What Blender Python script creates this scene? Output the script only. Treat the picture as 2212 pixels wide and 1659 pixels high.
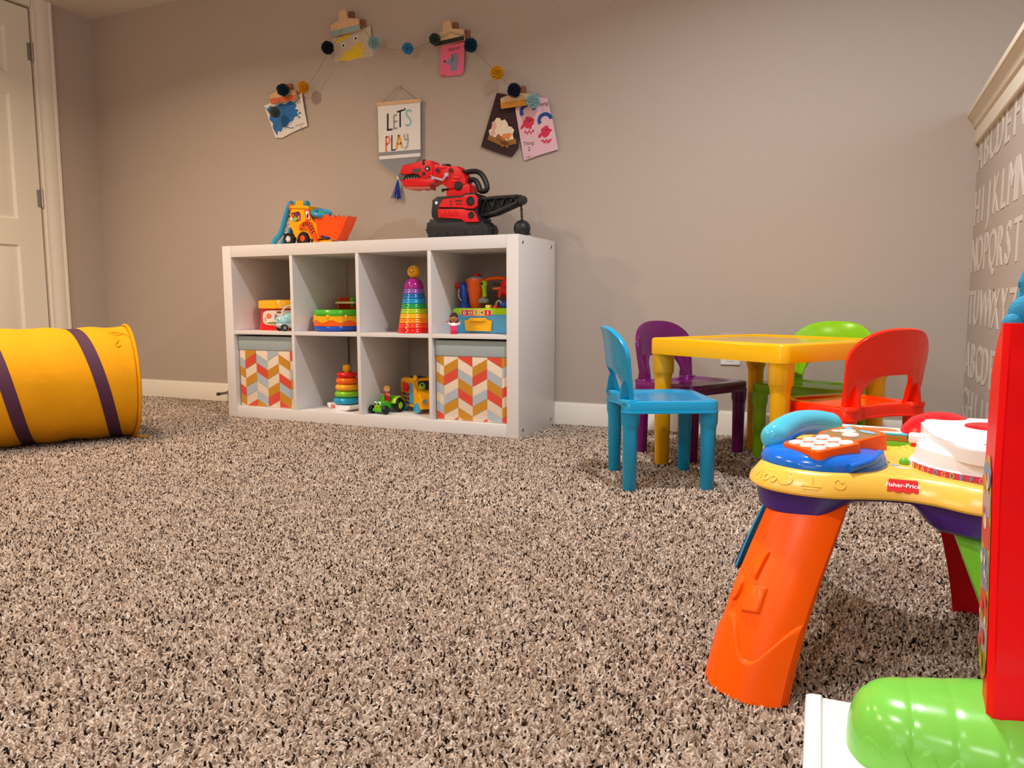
import bpy, bmesh, math, random
from mathutils import Matrix, Vector, Euler
from math import sin, cos, pi, radians, sqrt
random.seed(7)
for o in list(bpy.data.objects): bpy.data.objects.remove(o)
SC = bpy.context.scene
COL = SC.collection
# ---------------------------------------------------------------- camera
cd = bpy.data.cameras.new('camera'); cam = bpy.data.objects.new('camera', cd); COL.objects.link(cam)
cd.sensor_fit = 'HORIZONTAL'; cd.sensor_width = 36.0; cd.lens = 1624.04 * 36 / 2212; cd.clip_start = 0.02
yaw, pit, rol = -0.4205, -0.1079, -0.002
f = Vector((sin(yaw) * cos(pit), cos(yaw) * cos(pit), sin(pit)))
r0 = Vector((cos(yaw), -sin(yaw), 0)); u0 = r0.cross(f)
r = r0 * cos(rol) + u0 * sin(rol); u = -r0 * sin(rol) + u0 * cos(rol)
cam.matrix_world = Matrix(((r.x, u.x, -f.x, 2.651), (r.y, u.y, -f.y, -2.6593), (r.z, u.z, -f.z, 0.5299), (0, 0, 0, 1)))
SC.camera = cam
# ---------------------------------------------------------------- world, lights, exposure
w = bpy.data.worlds.new('world'); SC.world = w; w.use_nodes = True
w.node_tree.nodes['Background'].inputs[0].default_value = (0.80, 0.88, 1.0, 1)
w.node_tree.nodes['Background'].inputs[1].default_value = 0.35
SC.view_settings.view_transform = 'Standard'; SC.view_settings.look = 'None'
SC.view_settings.gamma = 1; SC.view_settings.exposure = 0.60; SC.view_settings.use_curve_mapping = False
CEIL = 2.115
def downlight(x, y, watts, col=(1.0, 0.87, 0.73), size=0.11, spread=150):
    l = bpy.data.lights.new('downlight', 'AREA'); l.shape = 'DISK'; l.size = size; l.energy = watts; l.color = col
    l.spread = radians(spread)
    o = bpy.data.objects.new('downlight', l); COL.objects.link(o); o.location = (x, y, CEIL - 0.015)
WARM, NEUT = (1.0, 0.79, 0.58), (1.0, 0.97, 0.93)
for (x, y, e, c) in ((-0.1, -0.95, 17, WARM), (2.35, -0.95, 19, (0.96, 0.97, 1.0)), (-0.1, -2.5, 22, WARM), (1.75, -2.6, 10, NEUT), (0.3, -4.1, 14, WARM), (2.3, -4.1, 8, NEUT)):
    downlight(x, y, e, c)
def soft_daylight(loc, rot, sx, sy, watts, col):
    l = bpy.data.lights.new('daylight_fill', 'AREA'); l.shape = 'RECTANGLE'; l.size = sx; l.size_y = sy; l.energy = watts; l.color = col
    o = bpy.data.objects.new('daylight_fill', l); COL.objects.link(o); o.location = loc; o.rotation_euler = rot
soft_daylight((4.33, -1.4, 1.55), (0, radians(90), 0), 1.0, 2.4, 10, (0.86, 0.93, 1.0))     # stairwell window beyond the half wall
soft_daylight((1.2, -4.88, 1.35), (radians(90), 0, 0), 1.6, 1.0, 8, (0.90, 0.94, 1.0))     # unseen cool fill light added behind the camera

# ---------------------------------------------------------------- materials
def lin(h):
    h = h.lstrip('#'); c = [int(h[i:i + 2], 16) / 255 for i in (0, 2, 4)]
    return tuple((v / 12.92 if v <= 0.04045 else ((v + 0.055) / 1.055) ** 2.4) for v in c) + (1,)
MATS = {}
def P(name, hexc, rough=0.35, metal=0.0, bump=0.0, scale=300.0, spec=0.5, sss=0.0, vary=0.0, trans=0.0):
    """principled material with a fine procedural grain"""
    if name in MATS: return MATS[name]
    m = bpy.data.materials.new(name); m.use_nodes = True; nt = m.node_tree; b = nt.nodes['Principled BSDF']
    c = lin(hexc); b.inputs['Base Color'].default_value = c
    b.inputs['Roughness'].default_value = rough; b.inputs['Metallic'].default_value = metal
    b.inputs['Specular IOR Level'].default_value = spec
    if sss: b.inputs['Subsurface Weight'].default_value = sss; b.inputs['Subsurface Radius'].default_value = (0.01, 0.005, 0.003)
    if trans: b.inputs['Transmission Weight'].default_value = trans
    if bump or vary:
        tc = nt.nodes.new('ShaderNodeTexCoord'); n = nt.nodes.new('ShaderNodeTexNoise')
        n.inputs['Scale'].default_value = scale; n.inputs['Detail'].default_value = 3
        nt.links.new(tc.outputs['Object'], n.inputs['Vector'])
        if bump:
            bp = nt.nodes.new('ShaderNodeBump'); bp.inputs['Strength'].default_value = bump; bp.inputs['Distance'].default_value = 0.002
            nt.links.new(n.outputs['Fac'], bp.inputs['Height']); nt.links.new(bp.outputs['Normal'], b.inputs['Normal'])
        if vary:
            mx = nt.nodes.new('ShaderNodeMix'); mx.data_type = 'RGBA'
            mx.inputs[6].default_value = tuple(v * (1 - vary) for v in c[:3]) + (1,)
            mx.inputs[7].default_value = tuple(min(1, v * (1 + vary)) for v in c[:3]) + (1,)
            nt.links.new(n.outputs['Fac'], mx.inputs[0]); nt.links.new(mx.outputs[2], b.inputs['Base Color'])
    MATS[name] = m; return m
def plastic(name, h, rough=0.28): return P('plastic_' + name, h, rough, bump=0.03, scale=900)

M_wall = P('wall_paint', 'B9AB9F', 0.75, bump=0.35, scale=420, vary=0.015)
M_ceil = P('ceiling_paint', 'D9D2C6', 0.9, bump=0.3, scale=300)
M_trim = P('trim_paint', 'EDE6DA', 0.4)
M_door = P('door_paint', 'E9E4D6', 0.45)
M_cap = P('cap_paint', 'E6DCC6', 0.5)
M_lam = P('white_laminate', 'E2DEDD', 0.38)
M_letter = P('letter_paint', 'D8CFC4', 0.6, vary=0.06, scale=60)
M_steel = P('brushed_steel', 'B8B6B2', 0.3, 1.0)
M_black = plastic('black', '0B0B0D', 0.45)
M_dark = plastic('charcoal', '17181C', 0.5)
M_white = plastic('white', 'F0F0F2', 0.3)
M_ink = P('ink', '121216', 0.6)
M_wood = P('light_wood', 'D9B48A', 0.55, vary=0.12, scale=40)
M_woodd = P('red_wood', '9C5F45', 0.6, vary=0.15, scale=40)
M_string = P('twine', '9A8A72', 0.9)

def carpet_material():
    m = bpy.data.materials.new('carpet_pile'); m.use_nodes = True; nt = m.node_tree; N = nt.nodes; L = nt.links; b = N['Principled BSDF']
    b.inputs['Roughness'].default_value = 0.95; b.inputs['Specular IOR Level'].default_value = 0.1
    tco = N.new('ShaderNodeTexCoord'); mpg = N.new('ShaderNodeMapping'); mpg.inputs['Scale'].default_value = (1.0, 0.58, 1.0); L.new(tco.outputs['Object'], mpg.inputs['Vector'])   # the pile leans towards the back wall
    class tc: outputs = {'Object': mpg.outputs['Vector']}
    warp = N.new('ShaderNodeTexNoise'); warp.inputs['Scale'].default_value = 190; warp.inputs['Detail'].default_value = 4
    L.new(tc.outputs['Object'], warp.inputs['Vector'])
    sub = N.new('ShaderNodeVectorMath'); sub.operation = 'SUBTRACT'; sub.inputs[1].default_value = (0.5, 0.5, 0.5)
    L.new(warp.outputs['Color'], sub.inputs[0])
    sc = N.new('ShaderNodeVectorMath'); sc.operation = 'SCALE'; sc.inputs['Scale'].default_value = 0.006
    L.new(sub.outputs[0], sc.inputs[0])
    ad = N.new('ShaderNodeVectorMath'); ad.operation = 'ADD'; L.new(tc.outputs['Object'], ad.inputs[0]); L.new(sc.outputs[0], ad.inputs[1])
    vo = N.new('ShaderNodeTexVoronoi'); vo.inputs['Scale'].default_value = 285; L.new(ad.outputs[0], vo.inputs['Vector'])
    rb = N.new('ShaderNodeValToRGB'); rb.color_ramp.interpolation = 'CONSTANT'; e = rb.color_ramp.elements
    cols = [(0.0, '8A7768'), (0.15, 'A08E7F'), (0.35, 'AE9D8E'), (0.65, 'B7A798'), (0.88, 'C6B7AA')]
    while len(e) < len(cols): e.new(0.5)
    for q, (p, h) in zip(e, cols): q.position = p; q.color = lin(h)
    sx = N.new('ShaderNodeSeparateColor'); L.new(vo.outputs['Color'], sx.inputs[0]); L.new(sx.outputs[0], rb.inputs[0])
    # dark flecks: brown yarn, plus shade in gaps between tufts, put into the colour
    vf = N.new('ShaderNodeTexVoronoi'); vf.inputs['Scale'].default_value = 215; L.new(ad.outputs[0], vf.inputs['Vector'])
    sf = N.new('ShaderNodeSeparateColor'); L.new(vf.outputs['Color'], sf.inputs[0])
    sel = N.new('ShaderNodeMath'); sel.operation = 'LESS_THAN'; sel.inputs[1].default_value = 0.40; L.new(sf.outputs[1], sel.inputs[0])
    dd = N.new('ShaderNodeMapRange'); dd.inputs[1].default_value = 0.34; dd.inputs[2].default_value = 0.46; dd.inputs[3].default_value = 1.0; dd.inputs[4].default_value = 0.0; L.new(vf.outputs['Distance'], dd.inputs[0])
    mxf = N.new('ShaderNodeMath'); mxf.operation = 'MULTIPLY'; L.new(sel.outputs[0], mxf.inputs[0]); L.new(dd.outputs[0], mxf.inputs[1])
    ra = N.new('ShaderNodeMix'); ra.data_type = 'RGBA'; ra.inputs[7].default_value = lin('1E1510'); L.new(rb.outputs[0], ra.inputs[6]); L.new(mxf.outputs[0], ra.inputs[0])
    # broad tonal patches where the pile lies another way
    big = N.new('ShaderNodeTexNoise'); big.inputs['Scale'].default_value = 7; big.inputs['Detail'].default_value = 4; L.new(tc.outputs['Object'], big.inputs['Vector'])
    mp = N.new('ShaderNodeMapRange'); mp.inputs[1].default_value = 0.3; mp.inputs[2].default_value = 0.7; mp.inputs[3].default_value = 0.88; mp.inputs[4].default_value = 1.1; L.new(big.outputs['Fac'], mp.inputs[0])
    mu = N.new('ShaderNodeVectorMath'); mu.operation = 'SCALE'; L.new(ra.outputs[2], mu.inputs[0]); L.new(mp.outputs[0], mu.inputs['Scale'])
    L.new(mu.outputs[0], b.inputs['Base Color'])
    fi = N.new('ShaderNodeTexNoise'); fi.inputs['Scale'].default_value = 520; fi.inputs['Detail'].default_value = 2; L.new(tc.outputs['Object'], fi.inputs['Vector'])
    iv = N.new('ShaderNodeMath'); iv.operation = 'MULTIPLY_ADD'; iv.inputs[1].default_value = -90.0; L.new(vo.outputs['Distance'], iv.inputs[0]); L.new(fi.outputs['Fac'], iv.inputs[2])
    bp = N.new('ShaderNodeBump'); bp.inputs['Strength'].default_value = 0.32; bp.inputs['Distance'].default_value = 0.003
    L.new(iv.outputs[0], bp.inputs['Height']); L.new(bp.outputs['Normal'], b.inputs['Normal'])
    return m
M_carpet = carpet_material()

# ---------------------------------------------------------------- mesh builder
I4 = Matrix.Identity(4)
def T(x, y, z): return Matrix.Translation((x, y, z))
def RX(a): return Matrix.Rotation(a, 4, 'X')
def RY(a): return Matrix.Rotation(a, 4, 'Y')
def RZ(a): return Matrix.Rotation(a, 4, 'Z')
def SCL(x, y, z): return Matrix.Diagonal((x, y, z, 1))
def WALL(y=0.41): return Matrix(((1, 0, 0, 0), (0, 0, -1, y), (0, 1, 0, 0), (0, 0, 0, 1)))   # (a,b,c) -> x=a, z=b, towards the room=c
class MB:
    def __init__(s): s.bm = bmesh.new(); s.mats = []
    def mi(s, m):
        if m not in s.mats: s.mats.append(m)
        return s.mats.index(m)
    def merge(s, t, mat, M):
        t.transform(M)
        if M.determinant() < 0: bmesh.ops.reverse_faces(t, faces=t.faces[:])
        k = s.mi(mat)
        for fc in t.faces: fc.material_index = k
        me = bpy.data.meshes.new('tmp'); t.to_mesh(me); t.free(); s.bm.from_mesh(me); bpy.data.meshes.remove(me)
    def box(s, c, size, mat, bev=0.0, M=I4, seg=2):
        t = bmesh.new(); bmesh.ops.create_cube(t, size=1.0); t.transform(T(*c) @ SCL(*size))
        if bev: bmesh.ops.bevel(t, geom=t.edges[:], offset=bev, segments=seg, profile=0.6, affect='EDGES')
        s.merge(t, mat, M)
    def prism(s, pts, h0, h1, mat, M=I4, bev=0.0, seg=2):
        a = sum(pts[i][0] * pts[(i + 1) % len(pts)][1] - pts[(i + 1) % len(pts)][0] * pts[i][1] for i in range(len(pts)))
        if a < 0: pts = pts[::-1]
        t = bmesh.new()
        A = [t.verts.new((p[0], p[1], h0)) for p in pts]; B = [t.verts.new((p[0], p[1], h1)) for p in pts]; n = len(pts)
        t.faces.new(A[::-1]); top = t.faces.new(B)
        for i in range(n): t.faces.new((A[i], A[(i + 1) % n], B[(i + 1) % n], B[i]))
        if bev: bmesh.ops.bevel(t, geom=list(top.edges), offset=bev, segments=seg, profile=0.6, affect='EDGES')
        s.merge(t, mat, M)
    def flat(s, pts, mat, M=I4, h=0.0):
        a = sum(pts[i][0] * pts[(i + 1) % len(pts)][1] - pts[(i + 1) % len(pts)][0] * pts[i][1] for i in range(len(pts)))
        if a < 0: pts = pts[::-1]
        t = bmesh.new(); t.faces.new([t.verts.new((p[0], p[1], h)) for p in pts]); s.merge(t, mat, M)
    def lathe(s, prof, mat, M=I4, seg=32, cap=True):
        t = bmesh.new(); R = []
        for (rr, z) in prof:
            if rr < 1e-6: R.append([t.verts.new((0, 0, z))])
            else: R.append([t.verts.new((rr * cos(2 * pi * i / seg), rr * sin(2 * pi * i / seg), z)) for i in range(seg)])
        for a, b in zip(R, R[1:]):
            for i in range(seg):
                j = (i + 1) % seg
                if len(a) == 1 and len(b) == 1: continue
                if len(a) == 1: t.faces.new((a[0], b[j], b[i]))
                elif len(b) == 1: t.faces.new((a[i], a[j], b[0]))
                else: t.faces.new((a[i], a[j], b[j], b[i]))
        if cap:
            if len(R[0]) > 1: t.faces.new(R[0][::-1])
            if len(R[-1]) > 1: t.faces.new(R[-1])
        bmesh.ops.recalc_face_normals(t, faces=t.faces[:]) if cap else None
        s.merge(t, mat, M)
    def cyl(s, c, rr, h, mat, axis='Z', M=I4, seg=24, bev=0.0):
        A = {'Z': I4, 'X': RY(pi / 2), 'Y': RX(-pi / 2)}[axis]
        pr = [(rr, -h / 2), (rr, h / 2)] if not bev else [(rr - bev, -h / 2), (rr, -h / 2 + bev), (rr, h / 2 - bev), (rr - bev, h / 2)]
        s.lathe(pr, mat, M @ T(*c) @ A, seg)
    def ell(s, c, rad, mat, M=I4, seg=20, rot=I4):
        t = bmesh.new(); bmesh.ops.create_uvsphere(t, u_segments=seg, v_segments=max(8, seg // 2 + 2), radius=1.0)
        if not isinstance(rad, tuple): rad = (rad, rad, rad)
        s.merge(t, mat, M @ T(*c) @ rot @ SCL(*rad))
    def torus(s, c, R, rr, mat, M=I4, rot=I4, seg=32, ms=12):
        t = bmesh.new(); V = [[t.verts.new(((R + rr * cos(2 * pi * j / ms)) * cos(2 * pi * i / seg), (R + rr * cos(2 * pi * j / ms)) * sin(2 * pi * i / seg), rr * sin(2 * pi * j / ms))) for j in range(ms)] for i in range(seg)]
        for i in range(seg):
            for j in range(ms): t.faces.new((V[i][j], V[(i + 1) % seg][j], V[(i + 1) % seg][(j + 1) % ms], V[i][(j + 1) % ms]))
        s.merge(t, mat, M @ T(*c) @ rot)
    def tube(s, pts, rad, mat, M=I4, seg=10, closed=False, flat=1.0, up=None):
        pts = [Vector(p) for p in pts]; n = len(pts); t = bmesh.new(); R = []; prev = None
        for i, p in enumerate(pts):
            if closed: d = pts[(i + 1) % n] - pts[i - 1]
            else: d = pts[min(i + 1, n - 1)] - pts[max(i - 1, 0)]
            d.normalize()
            if prev is None:
                x = Vector(up) if up else (Vector((0, 0, 1)) if abs(d.z) < 0.9 else Vector((1, 0, 0)))
            else: x = prev
            x = (x - d * x.dot(d)).normalized(); y = d.cross(x); prev = x
            q = rad[i] if isinstance(rad, (list, tuple)) else rad
            R.append([t.verts.new(p + (x * cos(2 * pi * k / seg) * flat + y * sin(2 * pi * k / seg)) * q) for k in range(seg)])
        for i in range(n if closed else n - 1):
            a, b = R[i], R[(i + 1) % n]
            for k in range(seg): t.faces.new((a[k], a[(k + 1) % seg], b[(k + 1) % seg], b[k]))
        if not closed: t.faces.new(R[0][::-1]); t.faces.new(R[-1])
        bmesh.ops.recalc_face_normals(t, faces=t.faces[:])
        s.merge(t, mat, M)
    def ribbon(s, pts, wd, mat, M=I4, h=0.0):
        t = bmesh.new(); n = len(pts); A = []; B = []
        for i, p in enumerate(pts):
            q = Vector(pts[min(i + 1, n - 1)]) - Vector(pts[max(i - 1, 0)]); q.normalize(); nx, ny = -q.y, q.x
            ww = wd[i] if isinstance(wd, (list, tuple)) else wd
            A.append(t.verts.new((p[0] + nx * ww / 2, p[1] + ny * ww / 2, h))); B.append(t.verts.new((p[0] - nx * ww / 2, p[1] - ny * ww / 2, h)))
        for i in range(n - 1): t.faces.new((B[i], B[i + 1], A[i + 1], A[i]))
        s.merge(t, mat, M)
    def grid(s, fn, nu, nv, mat, M=I4, cu=False, cv=False, flip=False):
        t = bmesh.new(); V = [[t.verts.new(fn(i / nu, j / nv)) for j in range(nv + (0 if cv else 1))] for i in range(nu + (0 if cu else 1))]
        for i in range(nu):
            for j in range(nv):
                q = (V[i][j], V[(i + 1) % len(V)][j], V[(i + 1) % len(V)][(j + 1) % len(V[0])], V[i][(j + 1) % len(V[0])])
                t.faces.new(q[::-1] if flip else q)
        s.merge(t, mat, M)
    def rings(s, outline_fn, levels, mat, M=I4, cap_top=True, cap_bot=True):
        """stack of closed outlines: levels = [(inset, z)], outline_fn(inset) -> list of (x, y)"""
        t = bmesh.new(); R = [[t.verts.new((p[0], p[1], z)) for p in outline_fn(i)] for (i, z) in levels]; n = len(R[0])
        for a, b in zip(R, R[1:]):
            for k in range(n): t.faces.new((a[k], a[(k + 1) % n], b[(k + 1) % n], b[k]))
        if cap_bot: t.faces.new(R[0][::-1])
        if cap_top: t.faces.new(R[-1])
        bmesh.ops.recalc_face_normals(t, faces=t.faces[:]); s.merge(t, mat, M)
    def text(s, body, size, mat, M=I4, extrude=0.0, align='CENTER', xs=1.0, offset=0.0):
        cu = bpy.data.curves.new('t', 'FONT'); cu.body = body; cu.size = size; cu.align_x = align; cu.align_y = 'CENTER'; cu.extrude = extrude; cu.offset = offset; cu.resolution_u = 3
        ob = bpy.data.objects.new('t', cu); me = bpy.data.meshes.new_from_object(ob); t = bmesh.new(); t.from_mesh(me)
        bpy.data.objects.remove(ob); bpy.data.curves.remove(cu); bpy.data.meshes.remove(me); s.merge(t, mat, M @ SCL(xs, 1, 1))
    def build(s, name, parent=None, world=False, sharp=38, loc=None):
        """link as ONE mesh object; world=True: the mesh was drawn in room coordinates"""
        if world and parent: s.bm.transform((Matrix.Translation(parent['_l']) @ RZ(parent['_r'])).inverted())
        if loc: s.bm.transform(T(-loc[0], -loc[1], -loc[2]))
        s.bm.normal_update()
        th = radians(sharp)
        for e in s.bm.edges:
            if len(e.link_faces) == 2: e.smooth = e.calc_face_angle(0) < th
        for fc in s.bm.faces: fc.smooth = True
        me = bpy.data.meshes.new(name); s.bm.to_mesh(me); s.bm.free()
        for m in s.mats: me.materials.append(m)
        o = bpy.data.objects.new(name, me); COL.objects.link(o)
        if parent: o.parent = parent
        if loc: o.location = loc
        return o
def tag(o, label, cat, group=None):
    o['label'] = label; o['category'] = cat
    if group: o['group'] = group
    return o
ROOTS = []
def thing(name, label, cat, loc=(0, 0, 0), rz=0.0, group=None):
    o = bpy.data.objects.new(name, None); COL.objects.link(o); o.empty_display_size = 0.05
    o.location = loc; o.rotation_euler = (0, 0, rz); o['_l'] = loc; o['_r'] = rz; ROOTS.append(o)
    return tag(o, label, cat, group)
def struct(name, mb, **k):
    o = mb.build(name, **k); o['kind'] = 'structure'; return o
def catmull(pts, n=6, closed=False):
    out = []; m = len(pts)
    for i in range(m if closed else m - 1):
        p0 = Vector(pts[(i - 1) % m] if closed else pts[max(i - 1, 0)]); p1 = Vector(pts[i]); p2 = Vector(pts[(i + 1) % m]); p3 = Vector(pts[(i + 2) % m] if closed else pts[min(i + 2, m - 1)])
        for k in range(n):
            t = k / n; out.append(tuple(0.5 * ((2 * p1) + (p2 - p0) * t + (2 * p0 - 5 * p1 + 4 * p2 - p3) * t * t + (3 * p1 - p0 - 3 * p2 + p3) * t ** 3)))
    if not closed: out.append(tuple(pts[-1]))
    return out
def rrect(hx, hy, rad, n=5):
    o = []
    for (sx, sy, a0) in ((1, 1, 0), (-1, 1, pi / 2), (-1, -1, pi), (1, -1, 1.5 * pi)):
        for k in range(n + 1):
            a = a0 + pi / 2 * k / n; o.append((sx * (hx - rad) + rad * cos(a), sy * (hy - rad) + rad * sin(a)))
    return o
def circ(cx, cy, rx, ry=None, n=20): ry = ry or rx; return [(cx + rx * cos(2 * pi * k / n), cy + ry * sin(2 * pi * k / n)) for k in range(n)]
def blob(cx, cy, rx, ry, rough=0.2, n=22, seed=0, rot=0.0):
    rg = random.Random(seed); o = []
    for k in range(n):
        a = 2 * pi * k / n; q = 1 + rough * (rg.random() * 2 - 1); x, y = rx * q * cos(a), ry * q * sin(a)
        o.append((cx + x * cos(rot) - y * sin(rot), cy + x * sin(rot) + y * cos(rot)))
    return o

# ================================================================ THE SETTING
XL, XR, YB, YF, XFAR = -1.31, 3.03, 0.41, -4.95, 4.4
m = MB(); m.box(((XL + XFAR) / 2, (YB + YF) / 2, -0.0235), (XFAR - XL + 0.3, YB - YF + 0.3, 0.04), M_carpet); struct('floor', m)
# carpet pile: short leaning yarn tufts, each its own tone
import numpy as np
def carpet_pile():
    rng = np.random.default_rng(11); parts = []
    for (y0, y1, dens) in ((-2.45, -0.95, 46000), (-0.95, YB - 0.012, 30000)):
        n = int((XR - XL - 0.03) * (y1 - y0) * dens); parts.append(np.stack([rng.uniform(XL + 0.013, XR - 0.014, n), rng.uniform(y0, y1, n), np.full(n, 0.0019 if dens < 40000 else 0.0015)], 1))
    P_ = np.concatenate(parts); n = len(P_); K = 4
    az = rng.uniform(0, 2 * np.pi, n); lean = rng.uniform(0.1, 1.0, n) ; curl = rng.uniform(-1.6, 1.6, n); ln = rng.uniform(0.009, 0.0125, n)
    pos = np.zeros((n, K, 3), np.float32); x, y, z = P_[:, 0].copy(), P_[:, 1].copy(), np.full(n, -0.007); pos[:, 0] = np.stack([x, y, z], 1)
    for k in range(1, K):
        t = k / (K - 1); a = az + curl * t; th = lean * (0.35 + 0.95 * t); st = ln / (K - 1)
        x = x + st * np.sin(th) * np.cos(a); y = y + st * np.sin(th) * np.sin(a); z = z + st * np.cos(th); pos[:, k] = np.stack([x, y, z], 1)
    rad = P_[:, 2][:, None] * np.array([1.0, 1.0, 0.95, 0.6])[None]
    hc = bpy.data.hair_curves.new('carpet_pile'); hc.add_curves([K] * n)
    hc.attributes['position'].data.foreach_set('vector', pos.ravel())
    ra = hc.attributes.get('radius') or hc.attributes.new('radius', 'FLOAT', 'POINT'); ra.data.foreach_set('value', rad.astype(np.float32).ravel())
    to = hc.attributes.new('tone', 'FLOAT', 'CURVE'); to.data.foreach_set('value', rng.random(n).astype(np.float32))
    m = bpy.data.materials.new('carpet_yarn'); m.use_nodes = True; nt = m.node_tree; N = nt.nodes; L = nt.links; b = N['Principled BSDF']
    b.inputs['Roughness'].default_value = 0.95; b.inputs['Specular IOR Level'].default_value = 0.08
    at = N.new('ShaderNodeAttribute'); at.attribute_name = 'tone'; rp = N.new('ShaderNodeValToRGB'); rp.color_ramp.interpolation = 'CONSTANT'; e = rp.color_ramp.elements
    cols = YARN
    while len(e) < len(cols): e.new(0.5)
    for q, (p, h) in zip(e, cols): q.position = p; q.color = lin(h)
    L.new(at.outputs['Fac'], rp.inputs[0]); L.new(rp.outputs[0], b.inputs['Base Color'])
    hc.materials.append(m); o = bpy.data.objects.new('carpet_pile', hc); COL.objects.link(o)
    o['kind'] = 'stuff'; tag(o, 'flecked tan and brown carpet pile covering the floor', 'carpet')
YARN = [(0.0, '2A1E16'), (0.11, '78655A'), (0.21, 'B09C8B'), (0.40, 'CDBAA9'), (0.70, 'DAC9B9'), (0.88, 'E6D8CB')]
carpet_pile()
m = MB(); m.box(((XL + XFAR) / 2, (YB + YF) / 2, CEIL + 0.03), (XFAR - XL + 0.3, YB - YF + 0.3, 0.06), M_ceil); struct('ceiling', m)
m = MB(); m.box(((XL + XFAR) / 2, YB + 0.05, CEIL / 2), (XFAR - XL + 0.3, 0.1, CEIL), M_wall); struct('wall_back', m)
DY0, DY1, DZ = 0.055, -0.705, 2.058          # doorway in the left wall
m = MB()
m.box((XL - 0.05, (YB + DY0) / 2, CEIL / 2), (0.1, YB - DY0, CEIL), M_wall)
m.box((XL - 0.05, (YF + DY1) / 2, CEIL / 2), (0.1, DY1 - YF, CEIL), M_wall)
m.box((XL - 0.05, (DY0 + DY1) / 2, (DZ + CEIL) / 2), (0.1, DY0 - DY1, CEIL - DZ), M_wall); struct('wall_left', m)
m = MB(); m.box(((XL + XFAR) / 2, YF - 0.05, CEIL / 2), (XFAR - XL + 0.3, 0.1, CEIL), M_wall); struct('wall_front', m)
m = MB(); m.box((XFAR + 0.05, (YB + YF) / 2, CEIL / 2), (0.1, YB - YF, CEIL), M_wall); struct('wall_stair', m)
m = MB(); m.box((XR + 0.06, (YB - 2.6) / 2, 0.57), (0.12, YB + 2.6, 1.14), M_wall); struct('wall_right', m)
# moulded cap on the half wall (profile swept along y)
m = MB()
prof = [(3.155, 1.140), (3.03, 1.140), (3.03, 1.066), (3.021, 1.066), (3.019, 1.070), (3.019, 1.118), (3.013, 1.122), (3.010, 1.132), (3.003, 1.146), (2.997, 1.152), (2.997, 1.157), (2.992, 1.159), (2.992, 1.176), (3.195, 1.176), (3.195, 1.158), (3.155, 1.150)]
m.prism(prof, -0.409, 2.6, M_cap, Matrix(((1, 0, 0, 0), (0, 0, -1, 0), (0, 1, 0, 0), (0, 0, 0, 1))))
struct('trim_1', m, sharp=22)
# baseboards
bprof = [(0, 0), (0.013, 0), (0.013, 0.072), (0.010, 0.078), (0.010, 0.084), (0.007, 0.090), (0.005, 0.097), (0, 0.097)]
m = MB(); m.prism(bprof, XL, XR, M_trim, Matrix(((0, 0, 1, 0), (-1, 0, 0, YB), (0, 1, 0, 0), (0, 0, 0, 1)))); struct('baseboard_back', m)
m = MB(); m.prism(bprof, 0.165, YB - 0.013, M_trim, Matrix(((1, 0, 0, XL), (0, 0, 1, 0), (0, 1, 0, 0), (0, 0, 0, 1)))); struct('baseboard_left', m)
m = MB(); m.prism(bprof, -2.6, YB - 0.013, M_trim, Matrix(((-1, 0, 0, XR), (0, 0, 1, 0), (0, 1, 0, 0), (0, 0, 0, 1)))); struct('baseboard_right', m)
# door casing
def casing(mb, y0, y1, z0, z1, vert, flip):
    pr = [(0, 0), (0.011, 0), (0.014, 0.008), (0.012, 0.014), (0.014, 0.03), (0.018, 0.04), (0.020, 0.075), (0.016, 0.088), (0.019, 0.094), (0.019, 0.105), (0, 0.105)]
    if vert:
        M = Matrix(((1, 0, 0, XL), (0, (1 if flip else -1), 0, y0), (0, 0, 1, 0), (0, 0, 0, 1)))
        mb.prism(pr, z0, z1, M_trim, M)
m = MB(); casing(m, 0.060, 0, 0, CEIL, True, True); casing(m, DY1 - 0.005, 0, 0, CEIL, True, False)
m.box((XL + 0.007, (DY0 + DY1) / 2, (DZ + 0.005 + CEIL) / 2), (0.014, DY0 - DY1 + 0.0, CEIL - DZ - 0.005), M_trim)
m.box((XL - 0.055, DY0 + 0.012, DZ / 2), (0.09, 0.02, DZ), M_trim); struct('trim_2', m)
# six panel door
m = MB(); ys = [DY0 - 0.004, -0.075, -0.295, -0.355, -0.575, DY1 + 0.004]; zs = [0.012, 0.22, 0.835, 0.965, 1.60, 1.70, 1.93, DZ - 0.006]
def dpanel(mb, y0, y1, z0, z1):
    def fn(i): return [(y0 + i, z0 + i), (y1 - i, z0 + i), (y1 - i, z1 - i), (y0 + i, z1 - i)]
    mb.rings(fn, [(0, 0), (0.012, -0.010), (0.022, -0.010), (0.05, -0.002)], M_door, Matrix(((0, 0, 1, XL - 0.004), (1, 0, 0, 0), (0, 1, 0, 0), (0, 0, 0, 1))), cap_bot=False)
for (za, zb) in zip(zs, zs[1:]):
    panelrow = (za, zb) in ((0.22, 0.835), (0.965, 1.60), (1.70, 1.93))
    for (yb_, ya) in zip(ys, ys[1:]):
        if panelrow and (yb_, ya) in ((-0.075, -0.295), (-0.355, -0.575)): dpanel(m, ya, yb_, za, zb)
        else: m.flat([(ya, za), (yb_, za), (yb_, zb), (ya, zb)], M_door, Matrix(((0, 0, 1, XL - 0.004), (1, 0, 0, 0), (0, 1, 0, 0), (0, 0, 0, 1))))
m.box((XL - 0.034, (DY0 + DY1) / 2, DZ / 2), (0.036, DY0 - DY1 - 0.008, DZ - 0.018), M_door)
door = struct('door_1', m)
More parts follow.
